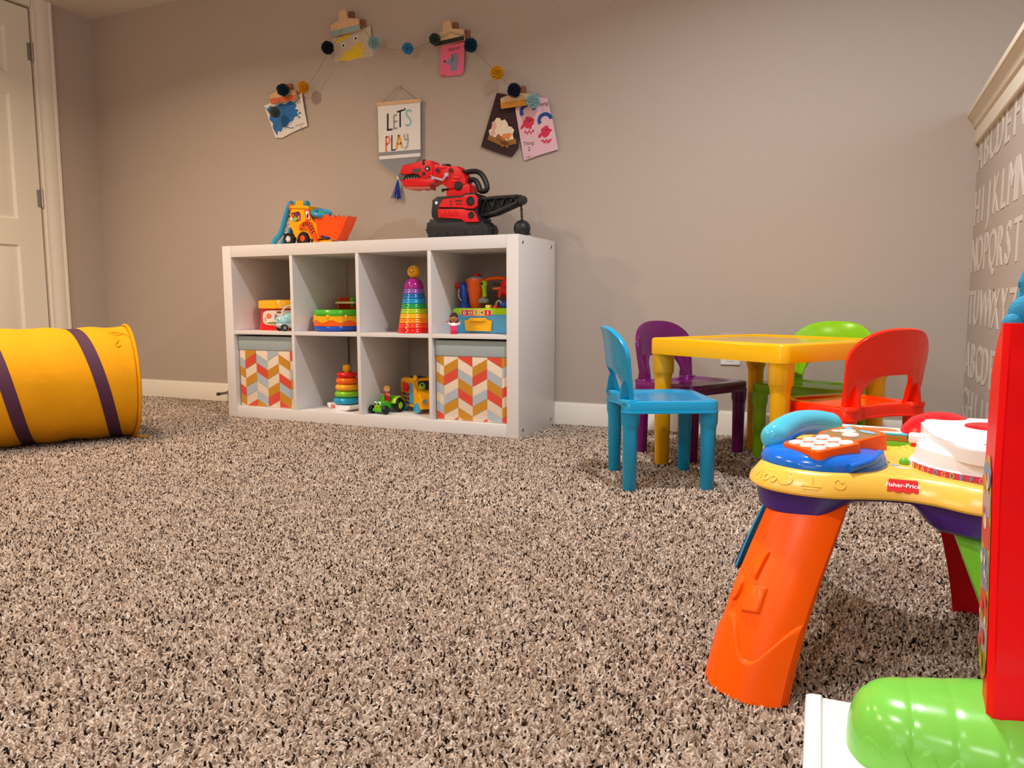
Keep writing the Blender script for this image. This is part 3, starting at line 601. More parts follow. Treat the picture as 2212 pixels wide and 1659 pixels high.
# the four splayed legs
def leg(sx, sy, mat, dx, dy):
    ta, tb = (-0.150, -0.142), (-0.047, -0.160)
    def lp(s, t, off=0.0):
        # s across the width, t from the floor (0) to the top (1); bowed section, slightly curved shank
        A = Vector((-0.216, -0.228)).lerp(Vector(ta), t); B = Vector((-0.101, -0.289)).lerp(Vector(tb), t)
        c = A.lerp(B, s); d = (B - A).normalized(); nrm = Vector((d.y, -d.x))
        if nrm.y > 0: nrm = -nrm
        bow = 0.034 * (1 - 0.35 * t) * (1 - abs(2 * s - 1) ** 2.4) + 0.014 * sin(pi * min(1, t * 1.05)) + off
        c = c + nrm * bow
        return Vector((c.x * sx + dx * (1 - 0.6 * t), c.y * sy + dy * (1 - 0.6 * t), -0.004 + t * 0.249))
    fl = (sx * sy < 0)
    m = MB(); m.grid(lambda a, b: lp(a, b), 20, 28, mat, flip=fl); m.grid(lambda a, b: lp(a, b, -0.012), 20, 28, mat, flip=not fl)
    for e in (0, 1): m.grid(lambda a, b: lp(e, b, -0.012 * a), 1, 28, mat, flip=(fl if e == 1 else not fl))
    m.grid(lambda a, b: lp(a, 0, -0.012 * b), 20, 1, mat, flip=not fl)
    o = m.build('leg', act, sharp=30)
    # moulded boot with a wavy top edge
    def wave(s): return 0.30 + 0.085 * cos(2 * pi * (s - 0.22) * 1.25) * (1 + 0.35 * s)
    def bt(a, b):
        tt = b * wave(a); e = min(1.0, (1 - b) / 0.10); side = 0.0
        return lp(a, tt, 0.0048 * (1 - (1 - e) ** 2) if b < 0.999 else -0.001)
    m = MB(); m.grid(bt, 44, 40, mat, flip=fl); m.build('boot_relief', o)
    m = MB()
    for (s0, t0, shp) in ((0.30, 0.66, 'tri'), (0.13, 0.50, 'dot'), (0.42, 0.485, 'sq')):
        pts = {'tri': [(-0.13, 0.0), (0.08, 0.075), (0.06, -0.085)], 'sq': [(-0.12, 0.065), (0.13, 0.08), (0.16, -0.055), (-0.09, -0.075)], 'dot': circ(0, 0, 0.085, 0.07, 14)}[shp]
        lo = [lp(s0 + p[0], t0 + p[1], 0.0002) for p in pts]; hi = [lp(s0 + p[0] * 0.82, t0 + p[1] * 0.82, 0.0055) for p in pts]
        bm = bmesh.new(); A = [bm.verts.new(v) for v in lo]; B = [bm.verts.new(v) for v in hi]; nn = len(A)
        bm.faces.new(B)
        for k in range(nn): bm.faces.new((A[k], A[(k + 1) % nn], B[(k + 1) % nn], B[k]))
        bmesh.ops.recalc_face_normals(bm, faces=bm.faces[:]); bmesh.ops.bevel(bm, geom=[e for e in bm.edges if len(e.link_faces) == 2], offset=0.0012, segments=2, affect='EDGES')
        m.merge(bm, mat, I4)
    m.build('shape_relief', o, sharp=60)
leg(1, 1, A_or, 0.002, 0.0); leg(1, -1, A_legb, -0.07, 0); leg(-1, -1, A_red, 0.0, -0.10); leg(-1, 1, A_grn, 0.07, 0.075)

# ================================================================ RED TOY TOWER ON ITS WHITE BASE (foreground, right edge)
K_red = P('plastic_tower_red', 'F60008', 0.38, bump=0.03, scale=900, spec=0.25); K_grn = plastic('tower_green', '7ED04E', 0.22)
tw = thing('toy_tower', 'tall red toy tower on a white base with a green mound at the right edge', 'toy tower', (2.80, -1.86, 0))
m = MB(); m.prism([(2.620, -1.676), (2.626, -1.670), (2.985, -1.650), (2.985, -2.10), (2.634, -2.10)], 0.0, 0.030, M_white, I4, 0.003); m.prism([(2.6205, -1.6775), (2.626, -1.672), (2.640, -1.671), (2.652, -2.10), (2.634, -2.10)], 0.029, 0.0345, M_white, I4, 0.0035, 3); m.build('base_plate', tw, world=True)
# green mound: long rounded hump with ridged flutes and a drip edge
mo = Vector((2.668, -1.760)); md = Vector((0.995, 0.05)).normalized(); mn = Vector((-md.y, md.x))
MLEN, MRAD, MHT = 0.30, 0.050, 0.076
def mound(uu, vv, off=0.0, zc=None):
    # vv sweeps the arch from the near foot over to the far foot; uu along the length with a rounded left end
    q = 1 - min(1, uu / 0.20); e = max(0.0, 1 - q ** 2.6) ** 0.42; eh = max(0.0, 1 - q ** 3.4) ** 0.36
    a = pi * vv; ca, sa = cos(a), sin(a)
    sup = lambda q, p: math.copysign(abs(q) ** p, q)
    x = uu * MLEN; flute = 0.0011 * (1 - abs(((uu * 7.5) % 1.0) - 0.5) * 2) ** 6
    ww = (MRAD * e * (1 + 1.3 * uu) + off - flute * e) * (1.0 + 0.10 * (1 - sa)); hh = max(0.0, MHT * eh * (0.90 + 0.42 * uu) + off - flute)
    p = mo + md * x - mn * (ww * sup(ca, 0.75))
    z = 0.030 + hh * sup(sa, 0.6)
    return Vector((p.x, p.y, z))
m = MB(); m.grid(lambda a, b: mound(a ** 2.0, b), 110, 44, K_grn, flip=True)
# drips moulded around the foot
def drip(uu, vv):
    tip = 0.055 + 0.055 * abs(sin(uu * 36)) + 0.02 * sin(uu * 61); b = tip * vv
    return mound(0.03 + uu * 0.95, b, 0.0009 * min(1, (1 - vv) * 6))
m.grid(drip, 130, 8, K_grn, flip=True)
m.build('green_mound', tw, world=True, sharp=50)
# tower: rounded slab rising from the mound, leaning in towards the top
TBACK = [(-1.745, 0.08), (-1.748, 0.131), (-1.744, 0.20), (-1.730, 0.275), (-1.721, 0.365), (-1.721, 0.426), (-1.727, 0.463), (-1.749, 0.493), (-1.766, 0.509)]
def tower_sec(z):
    yb_ = TBACK[0][0]
    for (ya, za), (yb2, zb) in zip(TBACK, TBACK[1:]):
        if za <= z <= zb: yb_ = ya + (yb2 - ya) * (z - za) / (zb - za)
    if z > TBACK[-1][1]: yb_ = TBACK[-1][0] - 0.8 * (z - TBACK[-1][1])
    return 2.797 - 0.016 * min(1, max(0, (z - 0.10) / 0.25)) * 0.5, -1.797, yb_
lv = [0.100, 0.104, 0.11, 0.125, 0.14, 0.17, 0.20, 0.24, 0.28, 0.32, 0.36, 0.40, 0.43, 0.46, 0.475, 0.488, 0.498, 0.505, 0.509]
bm = bmesh.new(); R_ = []
for z in lv:
    xl, yf, yb_ = tower_sec(z); xr = 2.965
    pts = [(xl, yf + 0.006), (xl + 0.005, yf), (xr - 0.005, yf), (xr, yf + 0.006), (xr, yb_ - 0.01), (xr - 0.01, yb_), (xl + 0.010, yb_), (xl + 0.0015, yb_ - 0.008)]
    R_.append([bm.verts.new((x, y, z)) for x, y in pts])
for a, b in zip(R_, R_[1:]):
    for k in range(8): bm.faces.new((a[k], a[(k + 1) % 8], b[(k + 1) % 8], b[k]))
bm.faces.new(R_[0][::-1]); bm.faces.new(R_[-1]); bmesh.ops.recalc_face_normals(bm, faces=bm.faces[:])
m = MB(); m.merge(bm, K_red, I4)
m.build('tower_body', tw, world=True, sharp=35)
# front panel with shallow rounded steps
m = MB()
def fpanel(a, b):
    z = 0.150 + 0.340 * b; xl, yf, _ = tower_sec(z); return Vector((xl + 0.006 + (2.959 - xl - 0.010) * a, yf + 0.0004 - (0.0015 + 0.0022 * abs(sin(b * 4 * pi))) * min(1, 14 * b, 14 * (1 - b)), z))
m.grid(fpanel, 8, 80, K_red); m.build('front_panel', tw, world=True)
# printed side sticker: yellow border, pastel patches
ST = {'y': P('sticker_yellow', 'C9A52E', 0.4), 'b': P('sticker_slate', '7F93B4', 0.4), 'l': P('sticker_lilac', 'BFA3B4', 0.4), 'r': P('sticker_red', 'E0523A', 0.4), 'g': P('sticker_olive', '8E8A30', 0.4), 'c': S_cr}
def side(y, z, h): xl, yf, yb_ = tower_sec(z); return Vector((xl - 0.0006 - h, y, z))
def side_poly(pts, mm, h):
    bm = bmesh.new(); bm.faces.new([bm.verts.new(side(y, z, h)) for y, z in pts]); bmesh.ops.triangulate(bm, faces=bm.faces[:]); m.merge(bm, mm, I4)
m = MB()
def strip(z0, z1, ya, yb_, mm, h, n=24):
    for k in range(n):
        za, zb = z0 + (z1 - z0) * k / n, z0 + (z1 - z0) * (k + 1) / n
        fa = sqrt(max(0.05, 1 - (2 * (za - z0) / (z1 - z0) - 1) ** 6)); fb = sqrt(max(0.05, 1 - (2 * (zb - z0) / (z1 - z0) - 1) ** 6)); c = (ya + yb_) / 2; hw_ = (yb_ - ya) / 2
        side_poly([(c + hw_ * fa, za), (c - hw_ * fa, za), (c - hw_ * fb, zb), (c + hw_ * fb, zb)], mm, h)
strip(0.135, 0.372, -1.789, -1.737, ST['y'], 0.0)
rg = random.Random(5)
zz = 0.142
for (hgt, mm) in ((0.022, 'g'), (0.036, 'l'), (0.030, 'r'), (0.044, 'b'), (0.034, 'r'), (0.032, 'l'), (0.024, 'b')):
    strip(zz, zz + hgt, -1.785, -1.741, ST[mm], 0.0003, 8); zz += hgt
for k in range(26):
    yy, z_ = rg.uniform(-1.78, -1.746), rg.uniform(0.15, 0.355); mm = ST[rg.choice('ylrcbc')]; rr = rg.uniform(0.004, 0.010)
    side_poly([(yy + rr * cos(-t_), z_ + rr * 0.9 * sin(-t_)) for t_ in [2 * pi * q / 9 for q in range(9)]], mm, 0.0006 + k * 0.00004)
m.build('side_sticker', tw, world=True)
# fuzzy blue lump at the top
K_bl = P('topper_blue', '1E96C6', 0.75, bump=0.9, scale=500, vary=0.2)
bm = bmesh.new(); bmesh.ops.create_icosphere(bm, subdivisions=5, radius=1.0)
from mathutils import noise as NZ
for v in bm.verts:
    p = v.co.copy(); d = 1 + 0.13 * NZ.noise(p * 2.3) + 0.05 * NZ.noise(p * 7) + 0.02 * NZ.noise(p * 26); v.co = p * d
m = MB(); m.merge(bm, K_bl, T(2.866, -1.752, 0.542) @ SCL(0.058, 0.042, 0.046)); m.ell((2.802, -1.770, 0.507), (0.012, 0.012, 0.012), K_bl); m.ell((2.812, -1.764, 0.518), (0.016, 0.016, 0.018), K_bl); m.ell((2.822, -1.785, 0.519), (0.016, 0.014, 0.014), K_bl); m.build('topper', tw, world=True)

# ================================================================ GARLAND, CLIPS, ARTWORK, BANNER (back wall)
WY = 0.41
def wz(pts): return pts
PAPER = P('paper_white', 'E9E4DC', 0.8, bump=0.1, scale=500); PAPER_P = P('paper_pink', 'EE6F92', 0.8, bump=0.1, scale=500); PAPER_L = P('paper_pale_pink', 'E8BFCB', 0.8, bump=0.1, scale=500)
PAPER_B = P('paper_brown', '3A2328', 0.9, bump=0.15, scale=500); PAPER_C = P('paper_cream', 'CFC2AE', 0.8, bump=0.1, scale=400)
INK_B = P('paint_blue', '2270B8', 0.5, vary=0.25, scale=90); INK_Y = P('paint_yellow', 'F2CE22', 0.6, vary=0.2, scale=120); INK_R = P('paint_red', 'D92A4E', 0.6, vary=0.25, scale=120)
INK_N = P('paint_navy', '17498F', 0.6, vary=0.3, scale=120); INK_G = P('paint_grey', '8C8CA6', 0.6, vary=0.2, scale=120); MK = P('marker', '2A1E22', 0.7)
def sheet(name, label, outline, y_top, y_bot, mat, curl=0.0):
    """thin sheet of paper hanging in front of the wall; returns root mesh builder and its plane matrix"""
    z1 = max(p[1] for p in outline); z0 = min(p[1] for p in outline); xc = sum(p[0] for p in outline) / len(outline)
    tilt = math.atan2(y_top - y_bot, z1 - z0)
    M = T(xc, y_top, z1) @ Matrix(((1, 0, 0, 0), (0, sin(tilt) * -1, -cos(tilt), 0), (0, cos(tilt), -sin(tilt), 0), (0, 0, 0, 1)))
    m = MB(); m.prism([(p[0] - xc, (p[1] - z1) / cos(tilt)) for p in outline], -0.0004, 0.0004, mat, M)
    return m, M, lambda x, z: (x - xc, (z - z1) / cos(tilt)), (xc, y_top, z1)
def hand(m, M, q, text, x, z, size, mat=MK, rot=0.0): a = q(x, z); m.text(text, size, mat, M @ T(a[0], a[1], 0.0008) @ RZ(rot), 0.0)
def finish(m, name, label, cat, loc, group=None, shift=(0, 0)):
    o = m.build(name, loc=loc); o.location = (loc[0] + shift[0], loc[1], loc[2] + shift[1]); return tag(o, label, cat, group)
GA = 'children artwork on the back wall'
# blue splash painting
m, M, q, L0 = sheet('', '', [(-0.091, 1.519), (-0.03, 1.535), (0.15, 1.553), (0.160, 1.47), (0.172, 1.399), (0.12, 1.388), (0.06, 1.372), (0.01, 1.356), (-0.032, 1.360)], 0.392, 0.380, PAPER)
big = [(-0.075, 1.50), (-0.05, 1.515), (-0.02, 1.508), (0.02, 1.520), (0.045, 1.512), (0.075, 1.525), (0.10, 1.515), (0.115, 1.50), (0.102, 1.485), (0.125, 1.478), (0.112, 1.465), (0.12, 1.452), (0.098, 1.448), (0.085, 1.43), (0.06, 1.425), (0.045, 1.41), (0.02, 1.405), (0.005, 1.385), (-0.012, 1.392), (-0.018, 1.37), (-0.03, 1.385), (-0.045, 1.41), (-0.04, 1.43), (-0.062, 1.45), (-0.055, 1.475)]
m.flat([q(*p) for p in big], INK_B, M, 0.0007)
for k in range(26):
    rg = random.Random(k); x, z = rg.uniform(-0.02, 0.14), rg.uniform(1.385, 1.47)
    if z < 1.47 - 0.3 * (0.15 - x) + 0.02: m.flat([q(*p) for p in blob(x, z, rg.uniform(0.002, 0.006), rg.uniform(0.002, 0.005), 0.4, 9, k)], INK_B, M, 0.0008)
for k, (a, b) in enumerate((((0.06, 1.505), (0.135, 1.535)), ((-0.06, 1.49), (-0.085, 1.512)), ((0.085, 1.47), (0.14, 1.462)), ((0.03, 1.41), (0.09, 1.398)))): m.ribbon([q(*a), q((a[0] + b[0]) / 2 + 0.005, (a[1] + b[1]) / 2 - 0.006), q(*b)], 0.004, INK_B, M, 0.0008)
hand(m, M, q, 'Sunny Emi', 0.125, 1.408, 0.013, rot=0.12)
finish(m, 'artwork', 'white paper with a blue paint splash, under the orange-striped clip', 'drawing', L0, GA, (0.016, -0.006))
# yellow painted face on canvas
m, M, q, L0 = sheet('', '', [(0.342, 1.785), (0.455, 1.80), (0.556, 1.812), (0.560, 1.660), (0.45, 1.655), (0.340, 1.646)], 0.397, 0.380, PAPER_C)
m.flat([q(*p) for p in blob(0.425, 1.698, 0.036, 0.027, 0.2, 26, 3, 0.25)], INK_Y, M, 0.0007); m.flat([q(*p) for p in blob(0.473, 1.713, 0.032, 0.03, 0.2, 26, 4, -0.2)], INK_Y, M, 0.0008)
m.ribbon([q(*p) for p in ((0.482, 1.735), (0.497, 1.745), (0.510, 1.735), (0.511, 1.715), (0.498, 1.705))], 0.010, INK_Y, M, 0.0009); m.ribbon([q(*p) for p in ((0.40, 1.69), (0.385, 1.684), (0.372, 1.69), (0.366, 1.70))], 0.008, INK_Y, M, 0.0009)
m.ribbon([q(*p) for p in ((0.362, 1.768), (0.40, 1.782), (0.435, 1.788))], 0.016, INK_Y, M, 0.0007)
for (x, z) in ((0.398, 1.750), (0.470, 1.772)): m.prism([q(*p) for p in circ(x, z, 0.0115)], 0.0005, 0.002, M_white, M); m.prism([q(*p) for p in circ(x + 0.001, z - 0.002, 0.0055)], 0.002, 0.0026, M_ink, M)
hand(m, M, q, 'Nora', 0.357, 1.660, 0.014, rot=0.08)
finish(m, 'artwork', 'cream canvas with a yellow painted face, under the pale blue-striped clip', 'drawing', L0, GA, (0.0136, -0.0074))
# pink sheet with grey animal handprint
m, M, q, L0 = sheet('', '', [(0.931, 1.672), (1.050, 1.672), (1.043, 1.60), (1.036, 1.553), (1.024, 1.541), (0.917, 1.546)], 0.385, 0.368, PAPER_P)
m.flat([q(*p) for p in [(0.945, 1.605), (0.955, 1.607), (0.972, 1.615), (0.985, 1.632), (1.0, 1.634), (1.012, 1.625), (1.015, 1.60), (1.008, 1.59), (1.006, 1.565), (0.992, 1.562), (0.99, 1.57), (0.985, 1.562), (0.97, 1.563), (0.973, 1.58), (0.968, 1.592), (0.955, 1.596)]], INK_G, M, 0.0007)
m.flat([q(*p) for p in circ(0.946, 1.606, 0.005, n=12)], MK, M, 0.0009); m.ribbon([q(*p) for p in ((0.985, 1.63), (0.988, 1.61), (0.98, 1.60))], 0.003, MK, M, 0.0009); m.flat([q(*p) for p in circ(1.022, 1.585, 0.003, n=10)], INK_G, M, 0.0007)
hand(m, M, q, 'Elephant', 0.998, 1.652, 0.017, rot=0.05); hand(m, M, q, 'Nora', 0.934, 1.5505, 0.009)
finish(m, 'artwork', 'bright pink paper with a grey painted elephant, under the black-striped clip', 'drawing', L0, GA, (0.0158, -0.0102))
# brown sheet with paper campfire
m, M, q, L0 = sheet('', '', [(1.209, 1.436), (1.297, 1.414), (1.312, 1.300), (1.309, 1.198), (1.274, 1.162), (1.20, 1.188), (1.128, 1.217)], 0.392, 0.384, PAPER_B)
m.flat([q(*p) for p in [(1.172, 1.262), (1.168, 1.283), (1.182, 1.290), (1.186, 1.312), (1.196, 1.318), (1.205, 1.332), (1.222, 1.330), (1.23, 1.318), (1.246, 1.322), (1.258, 1.306), (1.262, 1.292), (1.278, 1.287), (1.290, 1.273), (1.282, 1.256), (1.287, 1.235), (1.268, 1.226), (1.245, 1.232), (1.215, 1.245), (1.19, 1.250)]], P('cutout_cream', 'F1DFC6', 0.8, vary=0.12, scale=70), M, 0.0008)
m.flat([q(*p) for p in blob(1.193, 1.295, 0.012, 0.02, 0.3, 14, 5)], P('cutout_pink', 'EBB0A4', 0.8), M, 0.0010); m.flat([q(*p) for p in blob(1.253, 1.252, 0.020, 0.014, 0.4, 14, 6)], P('cutout_orange', 'EE8B4A', 0.8), M, 0.0011); m.flat([q(*p) for p in blob(1.188, 1.268, 0.012, 0.010, 0.3, 14, 8)], P('cutout_pink', 'EBB0A4', 0.8), M, 0.0010)
LOG = P('log_tan', '9C6A33', 0.85, vary=0.25, scale=140)
for (x, z, a) in ((1.20, 1.238, -0.45), (1.235, 1.232, -0.70), (1.262, 1.222, 0.10)): c0 = q(x, z); m.box((c0[0], c0[1], 0.002), (0.075, 0.022, 0.003), LOG, 0.001, M=M @ T(c0[0], c0[1], 0) @ RZ(a) @ T(-c0[0], -c0[1], 0))
finish(m, 'artwork', 'dark brown paper with a cut-out campfire, left under the mustard-striped clip', 'drawing', L0, GA, (0.0079, -0.0036))
# pale pink sheet with red and blue prints
m, M, q, L0 = sheet('', '', [(1.294, 1.363), (1.35, 1.41), (1.442, 1.390), (1.468, 1.28), (1.487, 1.180), (1.40, 1.163), (1.329, 1.146), (1.312, 1.25)], 0.384, 0.366, PAPER_L)
for (x, z, s, sd) in ((1.350, 1.300, 1.0, 1), (1.428, 1.257, 0.9, 2)):
    m.flat([q(*p) for p in blob(x + 0.005, z, 0.026 * s, 0.024 * s, 0.18, 22, sd)], INK_R, M, 0.0008); m.flat([q(*p) for p in blob(x - 0.022 * s, z - 0.012, 0.016 * s, 0.007, 0.2, 14, sd, 0.9)], INK_R, M, 0.0009)
    for k in range(5): m.flat([q(*p) for p in blob(x - 0.012 + 0.009 * k, z - 0.036 - 0.006 * (k % 2), 0.0045, 0.006, 0.25, 10, k + sd)], INK_R, M, 0.0008)
    m.ribbon([q(x + 0.03 * s * cos(a) + 0.002, z + 0.047 + 0.026 * s * sin(a)) for a in [radians(d) for d in range(5, 216, 15)]], 0.017 * s, INK_N, M, 0.0009)
    m.ribbon([q(x + 0.003, z + 0.004), q(x + 0.016, z + 0.008)], 0.003, MK, M, 0.0010)
hand(m, M, q, 'Thing', 1.418, 1.368, 0.024, rot=0.1); hand(m, M, q, '1', 1.420, 1.345, 0.018); hand(m, M, q, 'Thing', 1.352, 1.215, 0.022, rot=0.05); hand(m, M, q, '2', 1.354, 1.192, 0.024); hand(m, M, q, 'mari', 1.350, 1.160, 0.013, rot=0.1); hand(m, M, q, 'Piper', 1.438, 1.213, 0.017, INK_R, 0.12)
finish(m, 'artwork', 'pale pink paper with red and blue paint prints, right under the mustard-striped clip', 'drawing', L0, GA, (0.0124, -0.0071))
# wooden clips
def clip(label, x0, x1, zb, h, tilt, stripe, sh, neck=(0.34, 0.62), dark_edge=False):
    wd = x1 - x0; t = thing('wooden_clip', label, 'clip', ((x0 + x1) / 2, 0.41, zb), 0.0, 'wooden clips on the back wall')
    R_ = RY(-tilt)
    def shape(sc): a, b = -wd / 2 * sc, wd / 2 * sc; n0, n1 = a + (b - a) * neck[0], a + (b - a) * neck[1]; return [(a, 0), (b, 0), (b, h * 0.50), (n1, h * 0.60), (n1, h * 0.93), (n1 - 0.006, h), (n0 + 0.006, h), (n0, h * 0.93), (n0, h * 0.60), (a, h * 0.50)]
    FM = T(0, -0.030, 0) @ R_ @ WALL(0) @ RX(radians(7))
    m = MB(); m.prism(shape(1), 0, 0.012, M_wood, FM, 0.002); m.box((0, sh / 2, 0.0118), (wd * 0.999, sh, 0.0016), stripe, 0.0003, M=FM); m.build('front_board', t)
    m = MB(); m.prism(shape(1), 0, 0.010, M_woodd, T(0.012, -0.0005, 0.004) @ R_ @ WALL(0), 0.002); m.build('back_board', t)
    m = MB(); m.cyl((0, -0.017, h * 0.55), 0.008, wd * 0.25, M_steel, 'X', M=R_, seg=14); m.build('spring', t)
    return t
clip('wooden clip with an orange stripe, holding the blue splash painting', -0.007, 0.151, 1.513, 0.088, 0.03, P('stripe_orange', 'DE6A3E', 0.6), 0.024)
clip('wooden clip with a pale blue stripe, holding the yellow face canvas', 0.3715, 0.5275, 1.7815, 0.102, 0.04, P('stripe_blue', '8FAFB0', 0.6), 0.022)
clip('wooden clip with a black stripe, holding the bright pink sheet', 0.9247, 1.0727, 1.6616, 0.093, 0.05, P('stripe_black', '1C1C1E', 0.6), 0.018)
clip('wooden clip with a mustard stripe, holding the brown and pale pink sheets', 1.2478, 1.3938, 1.3605, 0.086, 0.02, P('stripe_mustard', 'CE8A1C', 0.6), 0.024)
# pom-pom garland
gar = thing('garland', 'string garland of yarn pom-poms looping across the back wall', 'garland', (0.66, 0.41, 1.478))
poms = [(0.045, 1.457, '55635A'), (0.098, 1.557, '143243'), (0.221, 1.554, 'F0A91E'), (0.372, 1.716, '12182C'), (0.629, 1.702, 'A9CDD0'), (0.808, 1.654, '4A97CC'), (0.933, 1.683, '3C4F4A'), (1.121, 1.626, '123C60'), (1.246, 1.498, 'F2AE1C'), (1.324, 1.417, '101A34'), (1.41, 1.364, 'A4CBCF')]
PYY = 0.335
PM = [(x, PYY + 0.018, z) for (x, z, _) in poms]
path = [(-0.015, 0.385, 1.511), (-0.008, 0.378, 1.542), (0.026, 0.372, 1.557), PM[1], PM[2], PM[3], (0.439, 0.366, 1.808), (0.537, 0.366, 1.809)] + PM[4:7] + [(1.009, 0.362, 1.704), (1.088, 0.362, 1.68)] + PM[7:]
pp = []
for a, b in zip(path, path[1:]):
    for k in range(6): s = k / 6; v = Vector(a).lerp(Vector(b), s); v.z -= 0.010 * sin(pi * s) * min(1, (Vector(b) - Vector(a)).length / 0.2); pp.append(v)
pp.append(Vector(path[-1]))
m = MB(); m.tube(pp, 0.0013, M_string, seg=6); m.tube([Vector((PM[0][0] + 0.005, 0.372, PM[0][2] + 0.095)), Vector((PM[0][0] + 0.003, 0.362, PM[0][2] + 0.05)), Vector((PM[0][0], PYY, PM[0][2]))], 0.0012, M_string, seg=6); m.build('string', gar, world=True)
for k, (x, z, h) in enumerate(poms):
    rg = random.Random(k); mat = P('yarn_' + h, h, 0.95, bump=0.4, scale=700, vary=0.25); bm = bmesh.new(); rad = 0.029 if k not in (0, 5, 6) else 0.025
    py = PYY + (0.022 if k == 6 else 0.0)
    for i in range(420):
        zz_ = 1 - 2 * (i + 0.5) / 420; ph = i * 2.39996; rr = sqrt(1 - zz_ * zz_); d = Vector((rr * cos(ph), rr * sin(ph), zz_)) + Vector((rg.uniform(-.12, .12), rg.uniform(-.12, .12), rg.uniform(-.12, .12))); d.normalize()
        s1 = d.orthogonal().normalized(); s2 = d.cross(s1); ln = rad * rg.uniform(0.86, 1.08); wq = 0.0019
        A = [bm.verts.new(d * rad * 0.3 + s1 * wq * 0.8 * cos(t_) + s2 * wq * 0.8 * sin(t_)) for t_ in (0, 2.1, 4.2)]; B = [bm.verts.new(d * ln + s1 * wq * cos(t_) + s2 * wq * sin(t_)) for t_ in (0, 2.1, 4.2)]
        for e in range(3): bm.faces.new((A[e], A[(e + 1) % 3], B[(e + 1) % 3], B[e]))
        bm.faces.new(B)
    m = MB(); m.merge(bm, mat, T(x, py, z)); m.ell((x, py, z), rad * 0.55, mat, seg=12); m.build('pompom', gar, world=True)
# pennant banner on a clear hook
hk = thing('wall_hook', 'small clear adhesive hook holding the white pennant banner', 'hook', (0.709, 0.41, 1.525))
M_clear = P('clear_plastic', 'E6E0D8', 0.08, trans=0.35)
m = MB(); m.prism(rrect(0.010, 0.019, 0.008), 0, 0.0025, M_clear, WALL(0) , 0.0008); m.build('adhesive_pad', hk)
m = MB(); m.tube([Vector(p) for p in catmull([(0, -0.003, 0.006), (0, -0.006, -0.006), (0, -0.013, -0.009), (0, -0.014, 0.003)], 5)], 0.003, M_clear, seg=8); m.build('hook', hk)
bn = thing('pennant_banner', 'white fabric pennant reading LETS PLAY hanging from a wooden rod', 'banner', (0.711, 0.41, 1.12))
m = MB(); m.box((0.711, 0.391, 1.4475), (0.238, 0.010, 0.0165), M_wood, 0.0015, M=T(0.711, 0, 1.4475) @ RY(radians(2.0)) @ T(-0.711, 0, -1.4475)); m.build('rod', bn, world=True)
m = MB(); m.tube([Vector((0.622, 0.391, 1.457)), Vector((0.664, 0.393, 1.489)), Vector((0.707, 0.396, 1.521)), Vector((0.712, 0.396, 1.521)), Vector((0.758, 0.393, 1.487)), Vector((0.806, 0.391, 1.449))], 0.0012, M_string, seg=6); m.build('hanging_string', bn, world=True)
F_w = P('banner_white', 'EDEBE8', 0.85, bump=0.4, scale=800); F_g = P('banner_grey', '8E9298', 0.85, bump=0.4, scale=800)
m = MB(); BW = WALL(0.3905)
m.prism([(0.597, 1.447), (0.826, 1.439), (0.823, 1.200), (0.800, 1.176), (0.706, 1.122), (0.694, 1.124), (0.610, 1.184), (0.599, 1.200)], 0.0, 0.0014, F_w, BW)
m.flat([(0.5985, 1.233), (0.8235, 1.2295), (0.8232, 1.2135), (0.5985, 1.2165)], F_g, BW, 0.0018); m.flat([(0.5990, 1.201), (0.8230, 1.1985), (0.8005, 1.1760), (0.7055, 1.1225), (0.6945, 1.1245), (0.6105, 1.1835)], F_g, BW, 0.0018)
m.build('fabric', bn, world=True)
C_nv, C_bk, C_aq, C_co, C_yo = P('print_navy', '15203C', 0.7), P('print_black', '1B1A1F', 0.7), P('print_aqua', '8CC4CC', 0.7), P('print_coral2', 'EE7B56', 0.7), P('print_amber', 'E7A530', 0.7)
m = MB(); h_ = 0.0022
def st(pts, wd, mm): m.ribbon(pts, wd, mm, BW, h_)
st([(0.652, 1.404), (0.650, 1.328)], 0.009, C_nv); st([(0.646, 1.331), (0.676, 1.331)], 0.008, C_nv)                     # L
for dx in (0, 0.0045): st([(0.683 + dx, 1.392), (0.682 + dx, 1.330)], 0.0018, C_bk)                                      # E in outline
for zq in (1.390, 1.362, 1.331):
    for dz in (0, 0.005): st([(0.684, zq + dz), (0.702, zq + dz + 0.001)], 0.0018, C_bk)
    st([(0.702, zq + 0.001), (0.702, zq + 0.006)], 0.0018, C_bk)
st([(0.702, 1.406), (0.739, 1.412)], 0.0075, C_bk); st([(0.719, 1.407), (0.718, 1.336)], 0.008, C_bk)                     # T
st([(0.742, 1.420), (0.747, 1.408)], 0.0055, C_nv)                                                                       # apostrophe
st([(0.778, 1.399), (0.770, 1.408), (0.757, 1.406), (0.751, 1.394), (0.757, 1.381), (0.770, 1.370), (0.776, 1.356), (0.770, 1.343), (0.757, 1.340), (0.747, 1.346)], 0.009, C_aq)   # S
st([(0.641, 1.302), (0.639, 1.232)], 0.010, C_co); st([(0.640, 1.300), (0.655, 1.300), (0.662, 1.288), (0.656, 1.272), (0.641, 1.266)], 0.009, C_co)     # P
st([(0.672, 1.306), (0.670, 1.236)], 0.006, C_nv); st([(0.668, 1.238), (0.692, 1.239)], 0.006, C_nv)                      # L
st([(0.696, 1.240), (0.708, 1.304)], 0.010, C_yo); st([(0.710, 1.304), (0.728, 1.243)], 0.010, C_yo); st([(0.702, 1.263), (0.722, 1.264)], 0.009, C_yo)  # A
for dx in (0, 0.0055): st([(0.737 + dx, 1.303), (0.738 + dx, 1.284), (0.744 + dx * .6, 1.276), (0.754, 1.281 - dx * .5)], 0.0018, C_bk)
